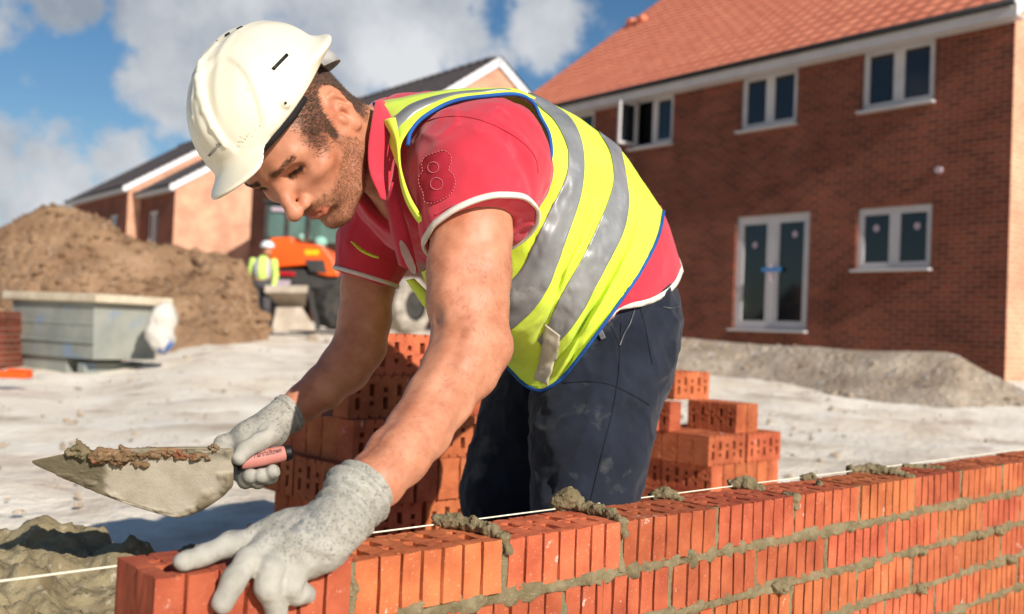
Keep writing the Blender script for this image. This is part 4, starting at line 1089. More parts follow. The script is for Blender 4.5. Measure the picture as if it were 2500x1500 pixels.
# collar: a folded stand-up flap round the neck
def xs(*a): return [UF(*p) for p in a]
ribbon('collar', xs((908,246,1.425),(897,300,1.392),(889,360,1.376),(894,420,1.368),(922,482,1.366)), xs((922,248,1.435),(946,290,1.412),(952,340,1.400),(947,420,1.390),(930,484,1.372)), SHIRT, shirt, 40, 9, .004, .004)
ribbon('collar', xs((912,246,1.475),(930,262,1.56),(880,330,1.66),(842,430,1.66)), xs((930,250,1.475),(960,290,1.56),(905,380,1.68),(850,470,1.67)), SHIRT, shirt, 30, 7, .004, .006)
ribbon('placket', xs((926,470,1.44),(938,520,1.435),(950,580,1.44),(965,640,1.445)), xs((950,440,1.425),(975,520,1.42),(995,590,1.425),(1010,660,1.43)), SHIRT, shirt, 30, 5, .004, .004)
# chest badge, pale oval seen edge-on
bd = MB(); bc = UF(985, 622, 1.42); ba = UF(1000, 660, 1.422)-UF(970, 590, 1.42); ba /= np.linalg.norm(ba); bb_ = UF(995, 618, 1.43)-bc; bb_ /= np.linalg.norm(bb_)
bd.prism([bc+ba*.026*math.cos(t)+bb_*.011*math.sin(t)*(1+.05*math.sin(9*t)) for t in np.linspace(0, 2*math.pi, 40)[:-1]], -CW*.003)
bd.build('badge', TRIM, shirt)
# embroidered 8 on the sleeve
def on_surf(pts, bvh, off, n=60, closed=False):
    o = []
    for p in spline(pts, n, closed):
        h, nr = cast(bvh, p[0], p[1])
        if h is not None: o.append(h+nr*(off if nr@(CAM-h) > 0 else -off))
    return np.array(o)
def c2(*a): return [((850+x*.539)/1.0109, (180+y*.539)/1.0109) for x, y in a]
def fill_on(bvh, poly, off, name, mat, parent, step=3.0):
    "cloth patch: polygon in photo space laid on a surface"
    P2 = np.array(spline(poly, 90, True)); c = P2.mean(0); V = []; rings = 9
    for k in range(rings+1):
        for p in P2:
            q = c+(p-c)*k/rings; h, nr = cast(bvh, *q)
            if h is None: h, nr = cast(bvh, *c)
            V.append(h+(nr if nr@(CAM-h) > 0 else -nr)*off)
    n = len(P2); F_ = [(k*n+i, k*n+(i+1) % n, (k+1)*n+(i+1) % n, (k+1)*n+i) for k in range(rings) for i in range(n)]
    o = mesh_obj(name, V, F_, mat, parent); s = o.modifiers.new('t', 'SOLIDIFY'); s.thickness = .0008; s.offset = 0; return o
eight = c2((368,372),(400,360),(440,352),(466,372),(470,405),(458,438),(480,462),(488,500),(470,545),(430,572),(385,588),(352,580),(346,540),(328,505),(326,470),(342,445),(338,410),(350,385))
pt8 = fill_on(BVH_S, eight, .0012, 'number_patch', PATCHM, shirt)
def stitch(pts, r, closed, off=.0022, mat=STITCH, name='stitching', parent=None, bvh=None, n=90):
    P3 = on_surf(pts, bvh or BVH_S, off, n, closed)
    if closed: P3 = np.vstack([P3, P3[:1]])
    m = MB()
    for i in range(0, len(P3)-1, 2): m.tube(P3[i:i+2], r, 5)
    return m.build(name, mat, parent, True)
stitch(eight, .0005, True, parent=pt8)
for cx, cy, rr_ in ((390, 428, 24), (405, 501, 27)):
    stitch(c2(*[(cx+rr_*math.cos(t), cy+rr_*1.0*math.sin(t)) for t in np.linspace(0, 2*math.pi, 13)[:-1]]), (.00055), True, parent=pt8)
# sleeve and shoulder seams as fine raised lines
for ln in (c2((300,262),(360,215),(450,195),(540,198),(640,225),(740,275),(810,330),(850,390),(860,450)), c2((395,640),(470,600),(560,575),(660,560),(740,552),(785,558))):
    P3 = on_surf(ln, BVH_S, .0006, 60); m = MB(); m.tube(P3, .0009, 6); m.build('seam', SHIRT, shirt, True)

# ---- hi-vis vest: rows traced from the back outline to the belly, closed round the far side
ROWS = [  # (points in the second close-up's pixels, centre depth, near half-thickness)
 ([(640,70),(760,72),(835,130),(880,205),(912,290),(917,380),(885,470),(815,570),(735,650),(560,780),(330,900)], 1.60, .150),
 ([(810,92),(860,150),(930,215),(985,320),(993,400),(975,490),(900,640),(830,790),(770,900),(640,1000),(380,1010)], 1.61, .165),
 ([(905,130),(1000,200),(1050,290),(1068,400),(1055,540),(1010,690),(940,880),(890,1000),(800,1110),(680,1180),(470,1120)], 1.635, .175),
 ([(1030,190),(1090,270),(1130,390),(1140,470),(1120,600),(1065,740),(1000,880),(940,1020),(880,1120),(760,1210),(560,1180)], 1.655, .178),
 ([(1130,262),(1180,350),(1200,470),(1180,560),(1130,680),(1060,830),(990,950),(930,1070),(895,1150),(800,1240),(610,1220)], 1.67, .178),
 ([(1235,345),(1258,480),(1268,600),(1240,730),(1160,890),(1070,1060),(1005,1160),(960,1210),(890,1270),(780,1290),(650,1250)], 1.695, .182),
 ([(1330,480),(1335,620),(1305,750),(1230,900),(1140,1050),(1060,1170),(1000,1260),(930,1330),(850,1350),(760,1320),(680,1280)], 1.72, .190),
 ([(1428,625),(1402,740),(1335,880),(1245,1020),(1140,1165),(1050,1285),(985,1365),(920,1415),(860,1437),(790,1400),(705,1305)], 1.735, .205)]
NS = 56
grid = []; dep = []
for pts, dc, t in ROWS:
    g = spline(pts, NS); grid.append(g); s = np.linspace(0, 1, NS); dep.append(dc-t*np.sin(math.pi*s)**.75)
grid = np.array(grid); dep = np.array(dep)
NV = 90
vv = np.linspace(0, len(ROWS)-1, NV)
def rowspline(A):
    "resample the rows smoothly along v"
    out = []
    for v in vv:
        i = min(int(v), len(ROWS)-2); t = v-i; p0 = A[max(i-1, 0)]; p1 = A[i]; p2 = A[i+1]; p3 = A[min(i+2, len(ROWS)-1)]
        out.append(.5*(2*p1+(p2-p0)*t+(2*p0-5*p1+4*p2-p3)*t*t+(3*p1-p0-3*p2+p3)*t**3))
    return np.array(out)
G = rowspline(grid); D = rowspline(dep)
# drape: broad folds running with the cloth
sG, vG = np.meshgrid(np.linspace(0, 1, NS), vv)
fold = np.zeros_like(sG)
def crease(v0, s0, v1, s1, amp, wid):
    global fold
    a = np.array([v0, s0*7]); b = np.array([v1, s1*7]); ab = b-a; q = np.stack([vG, sG*7], -1)-a; t = np.clip((q@ab)/(ab@ab), 0, 1)
    dd = np.linalg.norm(q-t[..., None]*ab, axis=-1); fold += amp*np.exp(-(dd/wid)**2)*(.35+.65*np.sin(math.pi*np.clip(t, .05, .95)))
for c_ in ((5.45, .05, 5.7, .75, .016, .22), (5.85, .02, 6.2, .8, -.012, .28), (6.5, .05, 6.5, .8, .007, .3), (3.6, .02, 3.5, .75, .010, .22), (3.2, .1, 3.0, .7, -.007, .25),
           (4.4, .5, 6.9, .72, .010, .25), (5.9, .62, 6.9, .85, -.009, .2), (2.2, .55, 4.6, .85, .008, .3), (.5, .2, .4, .6, .004, .25), (1.5, .3, 1.4, .75, -.004, .2), (6.8, .1, 6.9, .5, -.006, .15), (2.7, .3, 2.5, .8, .006, .18)):
    crease(*c_)
VX = np.zeros((NV, NS, 3))
for i in range(NV):
    for j in range(NS):
        VX[i, j] = UF((850+G[i, j, 0]*.539)/1.0109, (180+G[i, j, 1]*.539)/1.0109, D[i, j]+fold[i, j])
nzv = fbm(VX.reshape(-1, 3), 16, 3, 5).reshape(NV, NS)*.0036+(1-np.abs(fbm(VX.reshape(-1, 3), 30, 3, 8))).reshape(NV, NS)**4*.0042
VX += -CW*(nzv*np.sin(np.pi*np.clip(sG, .02, .98))**.3)[..., None]
MF = 24
far = np.zeros((NV, MF, 3))
for i in range(NV):
    a, b = VX[i, -1], VX[i, 0]
    for k in range(MF):
        t = (k+1)/(MF+1); far[i, k] = a*(1-t)+b*t+CW*.36*math.sin(math.pi*t)**.8+ (TB*.05*math.sin(math.pi*t))
loop = np.concatenate([VX, far], 1); NL = NS+MF
Fv = [(i*NL+j, i*NL+(j+1) % NL, (i+1)*NL+(j+1) % NL, (i+1)*NL+j) for i in range(NV-1) for j in range(NL)]
vest = mesh_obj('hi_vis_vest', loop.reshape(-1, 3), Fv, HIVIS, man)
so2 = vest.modifiers.new('t', 'SOLIDIFY'); so2.thickness = .0016; so2.offset = -1
def vest_at(v, s):
    i = np.clip(v/(len(ROWS)-1)*(NV-1), 0, NV-1.001); j = np.clip(s*(NS-1), 0, NS-1.001); a, b = int(i), int(j); f, g = i-a, j-b
    return (VX[a, b]*(1-f)+VX[a+1, b]*f)*(1-g)+(VX[a, b+1]*(1-f)+VX[a+1, b+1]*f)*g
def vest_n(v, s):
    n = np.cross(vest_at(v+.04, s)-vest_at(v-.04, s), vest_at(v, s+.01)-vest_at(v, s-.01)); n /= np.linalg.norm(n)+1e-12
    return n if n@(CAM-vest_at(v, s)) > 0 else -n
def band(name, v0, v1, s0, s1, mat, n=110, m=15, off=.0018, wig=0):
    V = []
    for i in range(n):
        s = s0+(s1-s0)*i/(n-1)
        for j in range(m):
            v = v0(s)+(v1(s)-v0(s))*j/(m-1) if callable(v0) else v0+(v1-v0)*j/(m-1)
            V.append(vest_at(v, s)+vest_n(v, s)*off)
    F_ = [(i*m+j, (i+1)*m+j, (i+1)*m+j+1, i*m+j+1) for i in range(n-1) for j in range(m-1)]
    o = mesh_obj(name, V, F_, mat, vest); t = o.modifiers.new('t', 'SOLIDIFY'); t.thickness = .001; t.offset = 0; return o
band('reflective_band', 1.02, 1.98, .0, 1, TAPE_R)
band('reflective_band', 4.02, 4.98, .0, .80, TAPE_R)
def proj_strip(name, Lp, Rp, mat, parent, bvh, off=.002, n=40, m=7):
    A, Bq = spline(Lp, n), spline(Rp, n); V = []
    for i in range(n):
        for j in range(m):
            t = j/(m-1); p = A[i]*(1-t)+Bq[i]*t; h, nr = cast(bvh, *p)
            if h is None: h = V[-1] if V else UF(*p, 1.5); nr = CAM-h; nr = nr/np.linalg.norm(nr)
            V.append(h+(nr if nr@(CAM-h) > 0 else -nr)*off)
    F_ = [(i*m+j, (i+1)*m+j, (i+1)*m+j+1, i*m+j+1) for i in range(n-1) for j in range(m-1)]
    o = mesh_obj(name, V, F_, mat, parent); t = o.modifiers.new('t', 'SOLIDIFY'); t.thickness = .001; t.offset = 0; return o
BVH_V = BVHTree.FromPolygons([tuple(v) for v in loop.reshape(-1, 3)], Fv)
proj_strip('reflective_band', c2((893,1128),(884,1200),(868,1300),(848,1385)), c2((962,1182),(950,1262),(932,1340),(908,1412)), TAPE_D, vest, BVH_V, .0034)
# shoulder strap of the vest, running over the top of the near shoulder, and the front panels
def dline(pts, ds): return [UF(*q, d) for q, d in zip(c2(*pts), ds)]
ribbon('shoulder_panel', dline([(125,135),(180,120),(240,110),(330,92),(480,72),(640,66),(760,72),(850,110)], [1.49,1.485,1.48,1.475,1.47,1.47,1.475,1.49]),
       dline([(232,440),(236,330),(275,262),(350,196),(480,128),(640,103),(765,97),(840,140)], [1.352,1.35,1.36,1.375,1.39,1.40,1.42,1.445]), HIVIS, vest, 60, 9, .0016, .012)
ribbon('reflective_band', dline([(172,215),(205,190),(280,140),(380,104),(500,82),(640,74),(740,76),(850,118)], [1.425,1.43,1.432,1.44,1.443,1.443,1.45,1.47]),
       dline([(222,290),(240,256),(300,190),(380,148),(490,112),(620,95),(720,88),(850,150)], [1.372,1.378,1.388,1.40,1.408,1.412,1.425,1.445]), TAPE_R, vest, 60, 7, .001, .0135)
ribbon('front_panel', dline([(160,215),(205,300),(225,400),(238,500),(262,580),(300,650),(352,720),(385,790)], [1.40,1.37,1.355,1.35,1.345,1.345,1.345,1.345]),
       dline([(215,200),(232,300),(236,400),(250,470),(282,560),(330,640),(372,690),(400,760)], [1.385,1.355,1.342,1.338,1.335,1.335,1.335,1.335]), HIVIS, vest, 60, 7, .0016, .006)
ribbon('front_panel', dline([(10,760),(50,800),(95,825),(138,838)], [1.66,1.65,1.645,1.64]), dline([(30,765),(75,800),(115,818),(140,832)], [1.665,1.655,1.65,1.645]), HIVIS, vest, 20, 5, .0016, .003)
ribbon('front_panel', dline([(262,935),(300,990),(340,1050),(378,1085)], [1.46,1.45,1.44,1.44]), dline([(300,930),(340,970),(380,1010),(420,1050)], [1.455,1.445,1.435,1.435]), HIVIS, vest, 24, 5, .0016, .004)
# blue binding: armhole and hem
arm_l = [(270,325),(285,262),(350,192),(480,125),(640,101),(765,95),(835,130),(872,200),(905,262),(918,320),(916,385),(882,470),(835,540),(785,580)]
arm_d = [1.342,1.352,1.37,1.386,1.398,1.415,1.43,1.428,1.424,1.418,1.412,1.404,1.398,1.39]
m = MB(); m.tube(spline(dline(arm_l, arm_d), 120), .0029, 8); m.build('binding', PIPE, vest, True)
m = MB(); m.tube([vest_at(len(ROWS)-1.01, s)+vest_n(len(ROWS)-1.2, s)*.001 for s in np.linspace(0, 1, 140)], .0030, 8); m.build('binding', PIPE, vest, True)
m = MB(); m.tube(spline(dline([(118,138),(140,136),(158,150),(166,175)], [1.47,1.455,1.44,1.425]), 20), .0032, 8); m.build('binding', PIPE, vest, True)
# ---- shirt tail below the vest
TR = [([(1600,512),(1572,610),(1500,730),(1440,800)], 1.745, .165), ([(1622,565),(1592,660),(1510,738),(1440,800)], 1.75, .170), ([(1647,645),(1622,690),(1572,722),(1505,742),(1440,800)], 1.755, .175)]
tg = []; nT = 40
for pts, dc, t in TR:
    g = spline(pts, nT); s = np.linspace(0, 1, nT); dd = dc-t*np.sin(math.pi*(s*.62))**.75
    tg.append([UF(g[k, 0], g[k, 1], dd[k]) for k in range(nT)])
tg = np.array(tg); fine = []
for v in np.linspace(0, 2, 16):
    i = min(int(v), 1); t = v-i; fine.append(tg[i]*(1-t)+tg[i+1]*t)
fine = np.array(fine); fine += -CW*(fbm(fine.reshape(-1, 3), 28, 3, 4).reshape(16, nT)*.004)[..., None]
ext = []
for i in range(16):
    a = fine[i, 0]; ext.append([a+CW*.30*t+TB*.03*math.sin(math.pi*t) for t in np.linspace(1, .05, 10)])
tl = np.concatenate([np.array(ext), fine], 1); nt_ = tl.shape[1]
tail = mesh_obj('shirt_tail', tl.reshape(-1, 3), [(i*nt_+j, i*nt_+j+1, (i+1)*nt_+j+1, (i+1)*nt_+j) for i in range(15) for j in range(nt_-1)], SHIRT, shirt)
s_ = tail.modifiers.new('t', 'SOLIDIFY'); s_.thickness = .002; s_.offset = -1
m = MB(); hemv = tl[-1]; V = []
for j in range(nt_):
    d = tl[-1, j]-tl[-4, j]; d /= np.linalg.norm(d)
    V += [hemv[j]-d*.001-CW*.0045, hemv[j]+d*.0085-CW*.0055]
tr = mesh_obj('hem_trim', V, [(2*j, 2*j+2, 2*j+3, 2*j+1) for j in range(nt_-1)], TRIM, shirt); s_ = tr.modifiers.new('t', 'SOLIDIFY'); s_.thickness = .002
# ---- trousers and boots
K = SDF()
K.add(p_ell(UF(1466, 775, 1.79), (.105, .125, .17), TAX), .03)
TL1 = [(UF(1476,775,1.71), .110), (UF(1464,860,1.69), .108), (UF(1440,960,1.665), .100), (UF(1424,1080,1.63), .091), (UF(1410,1215,1.61), .080), (np.array([*GL[:2], GL[2]+.32]), .068), (np.array([*GL[:2], GL[2]+.05]), .07)]
TL2 = [(UF(1395,800,1.90), .112), (UF(1330,920,1.92), .104), (UF(1286,1020,1.92), .098), (UF(1248,1120,1.91), .090), (UF(1222,1205,1.89), .083), (np.array([*GR[:2], GR[2]+.32]), .068), (np.array([*GR[:2], GR[2]+.05]), .07)]
for tl_ in (TL1, TL2): K.add(p_chain([p for p, r in tl_], [r for p, r in tl_], .03), .03)
KF = [([UF(1480,1000,1.56), UF(1560,985,1.58)], 1), ([UF(1330,960,1.58), UF(1420,935,1.56), UF(1500,945,1.56)], -.8), ([UF(1340,1180,1.55), UF(1430,1150,1.55)], 1.0), ([UF(1400,1120,1.55), UF(1500,1100,1.56)], -.7), ([UF(1500,800,1.58), UF(1560,870,1.58)], 1.0), ([UF(1150,1080,1.85), UF(1220,1050,1.83)], 1.2), ([UF(1130,1180,1.84), UF(1220,1160,1.81)], -1), ([UF(1440,860,1.56), UF(1400,930,1.56)], .8), ([UF(1520,1040,1.58), UF(1460,1110,1.55)], .8)]
K.add(folds(KF, .0045, .016), 0, 'd')
K.add(lambda P: -(1-np.abs(fbm(P, 15, 2, 37)))**4*.0040+fbm(P, 13, 3, 31)*.0048+fbm(P, 46, 3, 33)*.0014, 0, 'd')
kp, kq = K.mesh(.0034, (-.1, -.12, -.62), (1.05, 1.25, .5), .02); kq = orient(kp, kq)
trous = mesh_obj('trousers', kp, kq, DENIM, man)
BVH_K = BVHTree.FromPolygons([tuple(v) for v in kp], [tuple(int(i) for i in f) for f in kq])
def seam(pts, r, mat=SEAM, name='seam', bvh=BVH_K, parent=trous, off=.0004):
    P3 = on_surf(pts, bvh, off, 70)
    if len(P3) > 3: m = MB(); m.tube(P3, r, 6); return m.build(name, mat, parent, True)
seam([(1360,925),(1420,922),(1470,928),(1520,950),(1568,978)], .0011)
seam([(1500,780),(1497,850),(1492,920),(1475,1010),(1450,1110),(1425,1215)], .0011)
seam([(1475,790),(1490,820),(1497,850)], .0010); seam([(1545,740),(1560,800),(1575,880)], .0008)
seam([(1534,742),(1522,780),(1508,805),(1496,835)], .0013, ZIPM, 'pocket_zip', off=.001); seam([(1600,742),(1622,745),(1642,740)], .0013, ZIPM, 'pocket_zip', off=.001)
zt_ = MB(); zp, zn = cast(BVH_V, 1452, 808)
if zp is None: zp, zn = cast(BVH_K, 1452, 808)
zt_.box(zp-CW*.004, (.009, .003, .016), np.array([CR*.9+CU*.4, CW, CU*.9-CR*.4])); zt_.build('zip_pull', ZIPM, trous, bevel=.001)
BOOT = pm('work_boot', (92,70,50), (70,54,40), scale=12, rough=.8, bump=.3, bscale=200)
for gg, nm in ((GL, 0), (GR, 1)):
    S_ = SDF(); f_ = -CR*.85-CW*.2; f_[2] = 0; f_ /= np.linalg.norm(f_)
    S_.add(p_chain([gg+[0, 0, .16], gg+[0, 0, .08], gg+f_*.08+[0, 0, .06], gg+f_*.17+[0, 0, .045]], [.055, .055, .05, .042], .03), .02)
    S_.add(lambda P, z0=gg[2]: -(P[:, 2]-z0), .004, 'i')
    a_, b_ = S_.mesh(.006, gg-.3, gg+.3); mesh_obj('boot', a_, orient(a_, b_), BOOT, man)
# ------------------------------------------------------------------ gloves
GLOVE = pm('work_glove', (172,167,155), (150,145,133), scale=30, rough=.85, bump=.35, bscale=900, attr='tint', spec=.2, dist=.0006)
def speckle(P, n, amt, sc=1150):
    "knitted salt-and-pepper yarn where amt is 1, plain coating where it is 0"
    v = vnoise(P, sc, 3)*.6+vnoise(P, sc*.5, 4)*.5; t = np.ones((len(P), 3))
    k = np.clip((v-.1)*1.7, 0, 1)*amt
    return t*(1-k[:, None]*np.array([.66, .64, .60]))
def UYP(x, y, off):
    "photo (full-view) pixel on the plane y = -off (just in front of the wall face)"
    x, y = x*1.0109, y*1.0109; d = CW+(x-1250)/FPX*CR-(y-750)/FPX*CU; t = (-off-CAM[1])/d[1]; return CAM+t*d
def UZP(x, y, z):
    x, y = x*1.0109, y*1.0109; d = CW+(x-1250)/FPX*CR-(y-750)/FPX*CU; t = (z-CAM[2])/d[2]; return CAM+t*d
Gs = SDF()
K1, K2, K3, K4 = UF(622, 1298, 1.042), UF(648, 1322, 1.024), UF(692, 1340, 1.020), UF(744, 1350, 1.028)
WR = UF(838, 1240, 1.052)
Gs.add(p_chain([UF(862, 1204, 1.070), WR, UF(802, 1262, 1.043)], [.0295, .0275, .0235], .01), .01)
for Kn, rk, fr in ((K1, .0122, UF(800, 1246, 1.060)), (K2, .0136, UF(798, 1262, 1.048)), (K3, .0140, UF(800, 1280, 1.040)), (K4, .0132, UF(808, 1296, 1.040))):
    Gs.add(p_chain([fr, fr*.45+Kn*.55, Kn], [.0180, .0160, rk], .01), .018)
Gs.add(p_ell(UF(722, 1305, 1.048), (.036, .018, .017), np.array([CR*.9-CU*.35, CU*.9+CR*.35, CW])), .02)
# heel of the hand and the thumb reaching over to the far side of the brick
Gs.add(p_chain([UF(822, 1280, 1.05), UF(788, 1330, 1.045), UF(748, 1366, 1.04)], [.0185, .0165, .0130], .01), .016)
fing = [
 ([K1, UF(548, 1320, 1.012), UF(492, 1342, .990), UZP(443, 1358, .0225)], [.0124, .0112, .0104, .0096]),
 ([K2, UF(598, 1354, .999), UYP(563, 1402, .011), UYP(537, 1456, .0125)], [.0136, .0124, .0116, .0108]),
 ([K3, UYP(655, 1372, .016), UYP(648, 1420, .019), UYP(668, 1476, .0135)], [.0140, .0132, .0128, .0116]),
 ([K4, UYP(714, 1385, .020), UYP(704, 1415, .020), UYP(718, 1432, .016), UYP(738, 1434, .012)], [.0130, .0124, .0122, .0118, .0108])]
for i, (p, r) in enumerate(fing): Gs.add(p_chain(p, r, .006), .0055)
TH = [UF(760, 1290, 1.075), UF(690, 1300, 1.10), np.array([-.085, BW+.018, .008]), np.array([-.105, BW+.014, -.022])]
Gs.add(p_chain(TH, [.018, .0155, .0140, .0125], .008), .008)
# creases between the fingers, cuff ribs
WAX = UF(905, 1140, 1.10)-UF(800, 1268, 1.04); WLEN = np.linalg.norm(WAX); WAX /= WLEN; W0 = UF(832, 1232, 1.053)
def cuff(P):
    t = (P-W0)@WAX; m = sstep(t, -.016, -.004)*(1-sstep(t, .050, .058))
    return -m*(.0022*np.cos(t*2*np.pi/.0130)+.0010*np.clip(t/.05, 0, 1)+.0035*np.exp(-((t-.022)/.006)**2))
Gs.add(p_chain([UF(835, 1240, 1.053), W0+WAX*.024], [.0310, .0350], .005), .008)
Gs.add(cuff, 0, 'd')
Gs.add(folds([([UF(650,1300,1.00), UF(668,1325,1.0), UF(672,1350,1.0)], 1), ([UF(785,1345,1.02), UF(740,1340,1.01), UF(700,1362,.995)], 1.2), ([UF(775,1270,1.02), UF(700,1290,1.01)], -.8), ([UF(835,1320,1.02), UF(800,1300,1.01)], 1), ([UF(612,1325,.99), UF(640,1335,.99)], .8), ([UF(700,1375,.99), UF(720,1395,1.0)], .9)], .0022, .0060), 0, 'd')
Gs.add(lambda P: fbm(P, 45, 3, 12)*.0011+fbm(P, 150, 2, 14)*.0005, 0, 'd')
gp, gq = Gs.mesh(.0016, UF(640, 1300, 1.0)-np.array([.26, .22, .22]), UF(800, 1250, 1.06)+np.array([.24, .22, .22]), .008); gq = orient(gp, gq)
gl = mesh_obj('glove', gp, gq, GLOVE, man)
gx_, gy_, gz_ = pix(gp); gx_ = gx_/1.0109; gy_ = gy_/1.0109
coat = sstep((gy_-1330)+(-(gx_-640))*.55, -40, 30)               # rubber-dipped fingers and palm edge
coat = np.maximum(coat, sstep(gy_-(1300+(gx_-700)*-.02), 40, 75))
coat = np.maximum(coat, sstep(560-gx_, 0, 40))
tc_ = speckle(gp, None, 1-coat*.93)
def smudge(c, r, a):
    d = np.linalg.norm((gp-c)/r, axis=1); return np.clip(1-d, 0, 1)*a*np.clip(fbm(gp, 160, 3, 7)+.3, 0, 1)
tc_ *= 1-smudge(UF(735, 1255, 1.02), .03, 1.2)[:, None]*np.array([.5, .46, .36])
vcol(gl, 'tint', tc_*np.array([1, 1, 1]))
# right glove round the trowel handle
HA, HB = UF(572, 1119, 1.585), UF(704, 1092, 1.625)
HD = (HB-HA)/np.linalg.norm(HB-HA)
Gr = SDF()
Gr.add(p_chain([UF(694, 1000, 1.676), UF(676, 1013, 1.668), UF(640, 1040, 1.648)], [.0300, .0290, .0275], .01), .012)
Gr.add(p_chain([UF(655, 1030, 1.650), UF(600, 1052, 1.640), UF(552, 1078, 1.640)], [.027, .024, .0175], .01), .014)     # back of the hand
Gr.add(p_chain([UF(650, 1050, 1.640), UF(610, 1085, 1.632)], [.026, .024], .01), .014)
Gr.add(p_chain([UF(540, 1072, 1.63), UF(532, 1092, 1.625), UF(545, 1112, 1.62)], [.0155, .0145, .0130], .006), .008)   # knuckle of the forefinger
Gr.add(p_chain([UF(660, 1046, 1.625), UF(622, 1070, 1.600), UF(592, 1086, 1.580), UF(578, 1107, 1.566)], [.0180, .0150, .0135, .0115], .006), .007)   # thumb along the handle
for k, (x0, x1, x2, yb) in enumerate(((592, 585, 600, 1152), (612, 612, 628, 1152), (640, 640, 655, 1143))):
    Gr.add(p_chain([UF(x0-10, 1105, 1.648), UF(x1-6, 1142, 1.632), UF(x2-6, yb+8, 1.606), UF(x2+4, yb-2, 1.590)], [.0145, .0140, .0130, .0118], .006), .0045)
Gr.add(p_cap(HA-HD*.02, HB+HD*.02, .0128), .002, 's')
W1 = UF(683, 1008, 1.67); WX1 = UF(745, 965, 1.70)-UF(650, 1030, 1.65); WX1 /= np.linalg.norm(WX1)
def cuff2(P):
    t = (P-W1)@WX1; m = sstep(t, -.006, .0)*(1-sstep(t, .026, .032)); return -m*(.0012*np.cos(t*2*np.pi/.009)+.004*np.exp(-((t-.014)/.010)**2))
Gr.add(cuff2, 0, 'd'); Gr.add(folds([([UF(640,1035,1.61), UF(610,1060,1.60), UF(560,1085,1.60)], 1), ([UF(560,1060,1.61), UF(600,1048,1.61)], .8)], .0022, .006), 0, 'd')
Gr.add(lambda P: fbm(P, 45, 3, 15)*.0010, 0, 'd')
hp2, hq2 = Gr.mesh(.0018, UF(610, 1080, 1.62)-.16, UF(620, 1070, 1.63)+.16, .008); hq2 = orient(hp2, hq2)
gr = mesh_obj('glove', hp2, hq2, GLOVE, man)
rx_, ry_, _z = pix(hp2); rx_ /= 1.0109; ry_ /= 1.0109
kn = np.clip(sstep(rx_-650, 0, 25)+sstep(1062-ry_-(rx_-560)*.30, -8, 14), 0, 1)
vcol(gr, 'tint', speckle(hp2, None, np.clip(kn+.25*(ry_ > 1120), 0, 1), 800))
# ------------------------------------------------------------------ trowel
BLADE = pm('trowel_steel', (120,112,100), (92,86,76), scale=20, rough=.45, bump=.2, bscale=200, metal=.6)
PINK = pm('pink_handle', (206,138,126), (188,118,106), scale=14, rough=.6, bump=.15, bscale=400)
MORT_L = pm('smooth_mortar', (184,173,153), (166,155,134), scale=34, rough=.8, bump=.45, bscale=240, attr='tint', spec=.3, dist=.002)
tro = empty('trowel', HA, 'brick trowel with mortar-caked pointed blade and pink handle in the right glove', 'trowel')
OUT = [(78,1117),(82,1112),(120,1104),(160,1096),(210,1089),(300,1084),(400,1080),(500,1080),(552,1085),(560,1086),(562,1092),(563,1130),(563,1164),(562,1174),(556,1181),(535,1202),(485,1234),(440,1249),(410,1248),(330,1225),(250,1196),(180,1166),(130,1143),(95,1128)]
def blade_pt(x, y): return UF(x, y, 1.50+(x-78)/485*.075+(y-1160)*.00022)
O3 = np.array(spline(OUT, 170, True))
def blade_sheet(off, side): return [blade_pt(*p)+(-CW)*off for p in O3]
mb_ = MB(); a = blade_sheet(0, 0); b = blade_sheet(-.0022, 0); n = len(a)
mb_.add(a+b, [tuple(range(n-1, -1, -1)), tuple(range(n, 2*n))]+[(i, (i+1) % n, (i+1) % n+n, i+n) for i in range(n)])
mb_.build('blade', BLADE, tro)
# mortar skin on the blade, thick and crumbly along both edges
cx_, cy_ = 330, 1150; rings = 46; V = []; TT = []
for k in range(rings+1):
    f = k/rings
    for p in O3:
        q = np.array([cx_, cy_])+(p-[cx_, cy_])*f*1.004; V.append((q[0], q[1], f))
V = np.array(V); base3 = np.array([blade_pt(q[0], q[1]) for q in V])
ed = V[:, 2]; xN, yN = V[:, 0], V[:, 1]
top_e = np.clip(1-(yN-(1086+np.clip(240-xN, 0, 200)*.10))/26, 0, 1)*sstep(xN, 170, 230)
rough = fbm(base3, 60, 4, 3); fine_ = fbm(base3, 210, 3, 6)
bot_e = np.clip((ed-.78+.10*rough)/.2, 0, 1)*(yN > 1145)
smooth = sstep(xN+rough*22, 240, 285)*(1-top_e)*sstep(.93-ed, 0, .06)
h = .0016+.0026*smooth+top_e*(.006+.0055*np.clip(rough+.2, 0, 2)+.003*fine_)+bot_e*(.0036+.0042*np.clip(rough+.35, 0, 2)+.0022*fine_)+(1-smooth)*(.0005+.0010*np.clip(fine_, -.2, 2))*(1-top_e)
h *= np.clip((1.0-ed)/.03, .12, 1)
P3 = base3-CW*h[:, None]+CU*(top_e*.0022*np.clip(rough, 0, 2))[:, None]
nO = len(O3); Ff = [(k*nO+i, (k+1)*nO+i, (k+1)*nO+(i+1) % nO, k*nO+(i+1) % nO) for k in range(rings) for i in range(nO)]
mm_ = mesh_obj('mortar_coat', P3, Ff, MORT_L, tro)
tint = np.ones((len(V), 3))
dark = np.clip((1-smooth)*sstep(300-xN, -10, 60), 0, 1); tint *= 1-dark[:, None]*np.array([.68, .70, .76])
edge_t = np.clip(bot_e*.9, 0, 1); tint *= 1-edge_t[:, None]*np.array([.55, .60, .70])
red_ = np.clip(top_e*1.3, 0, 1)*sstep(rough+.5*np.sin(xN*.05), .0, .5)*sstep(500-xN, 0, 60); tint = tint*(1-red_[:, None]*.75)+np.array([1.0, .62, .42])*red_[:, None]*.75
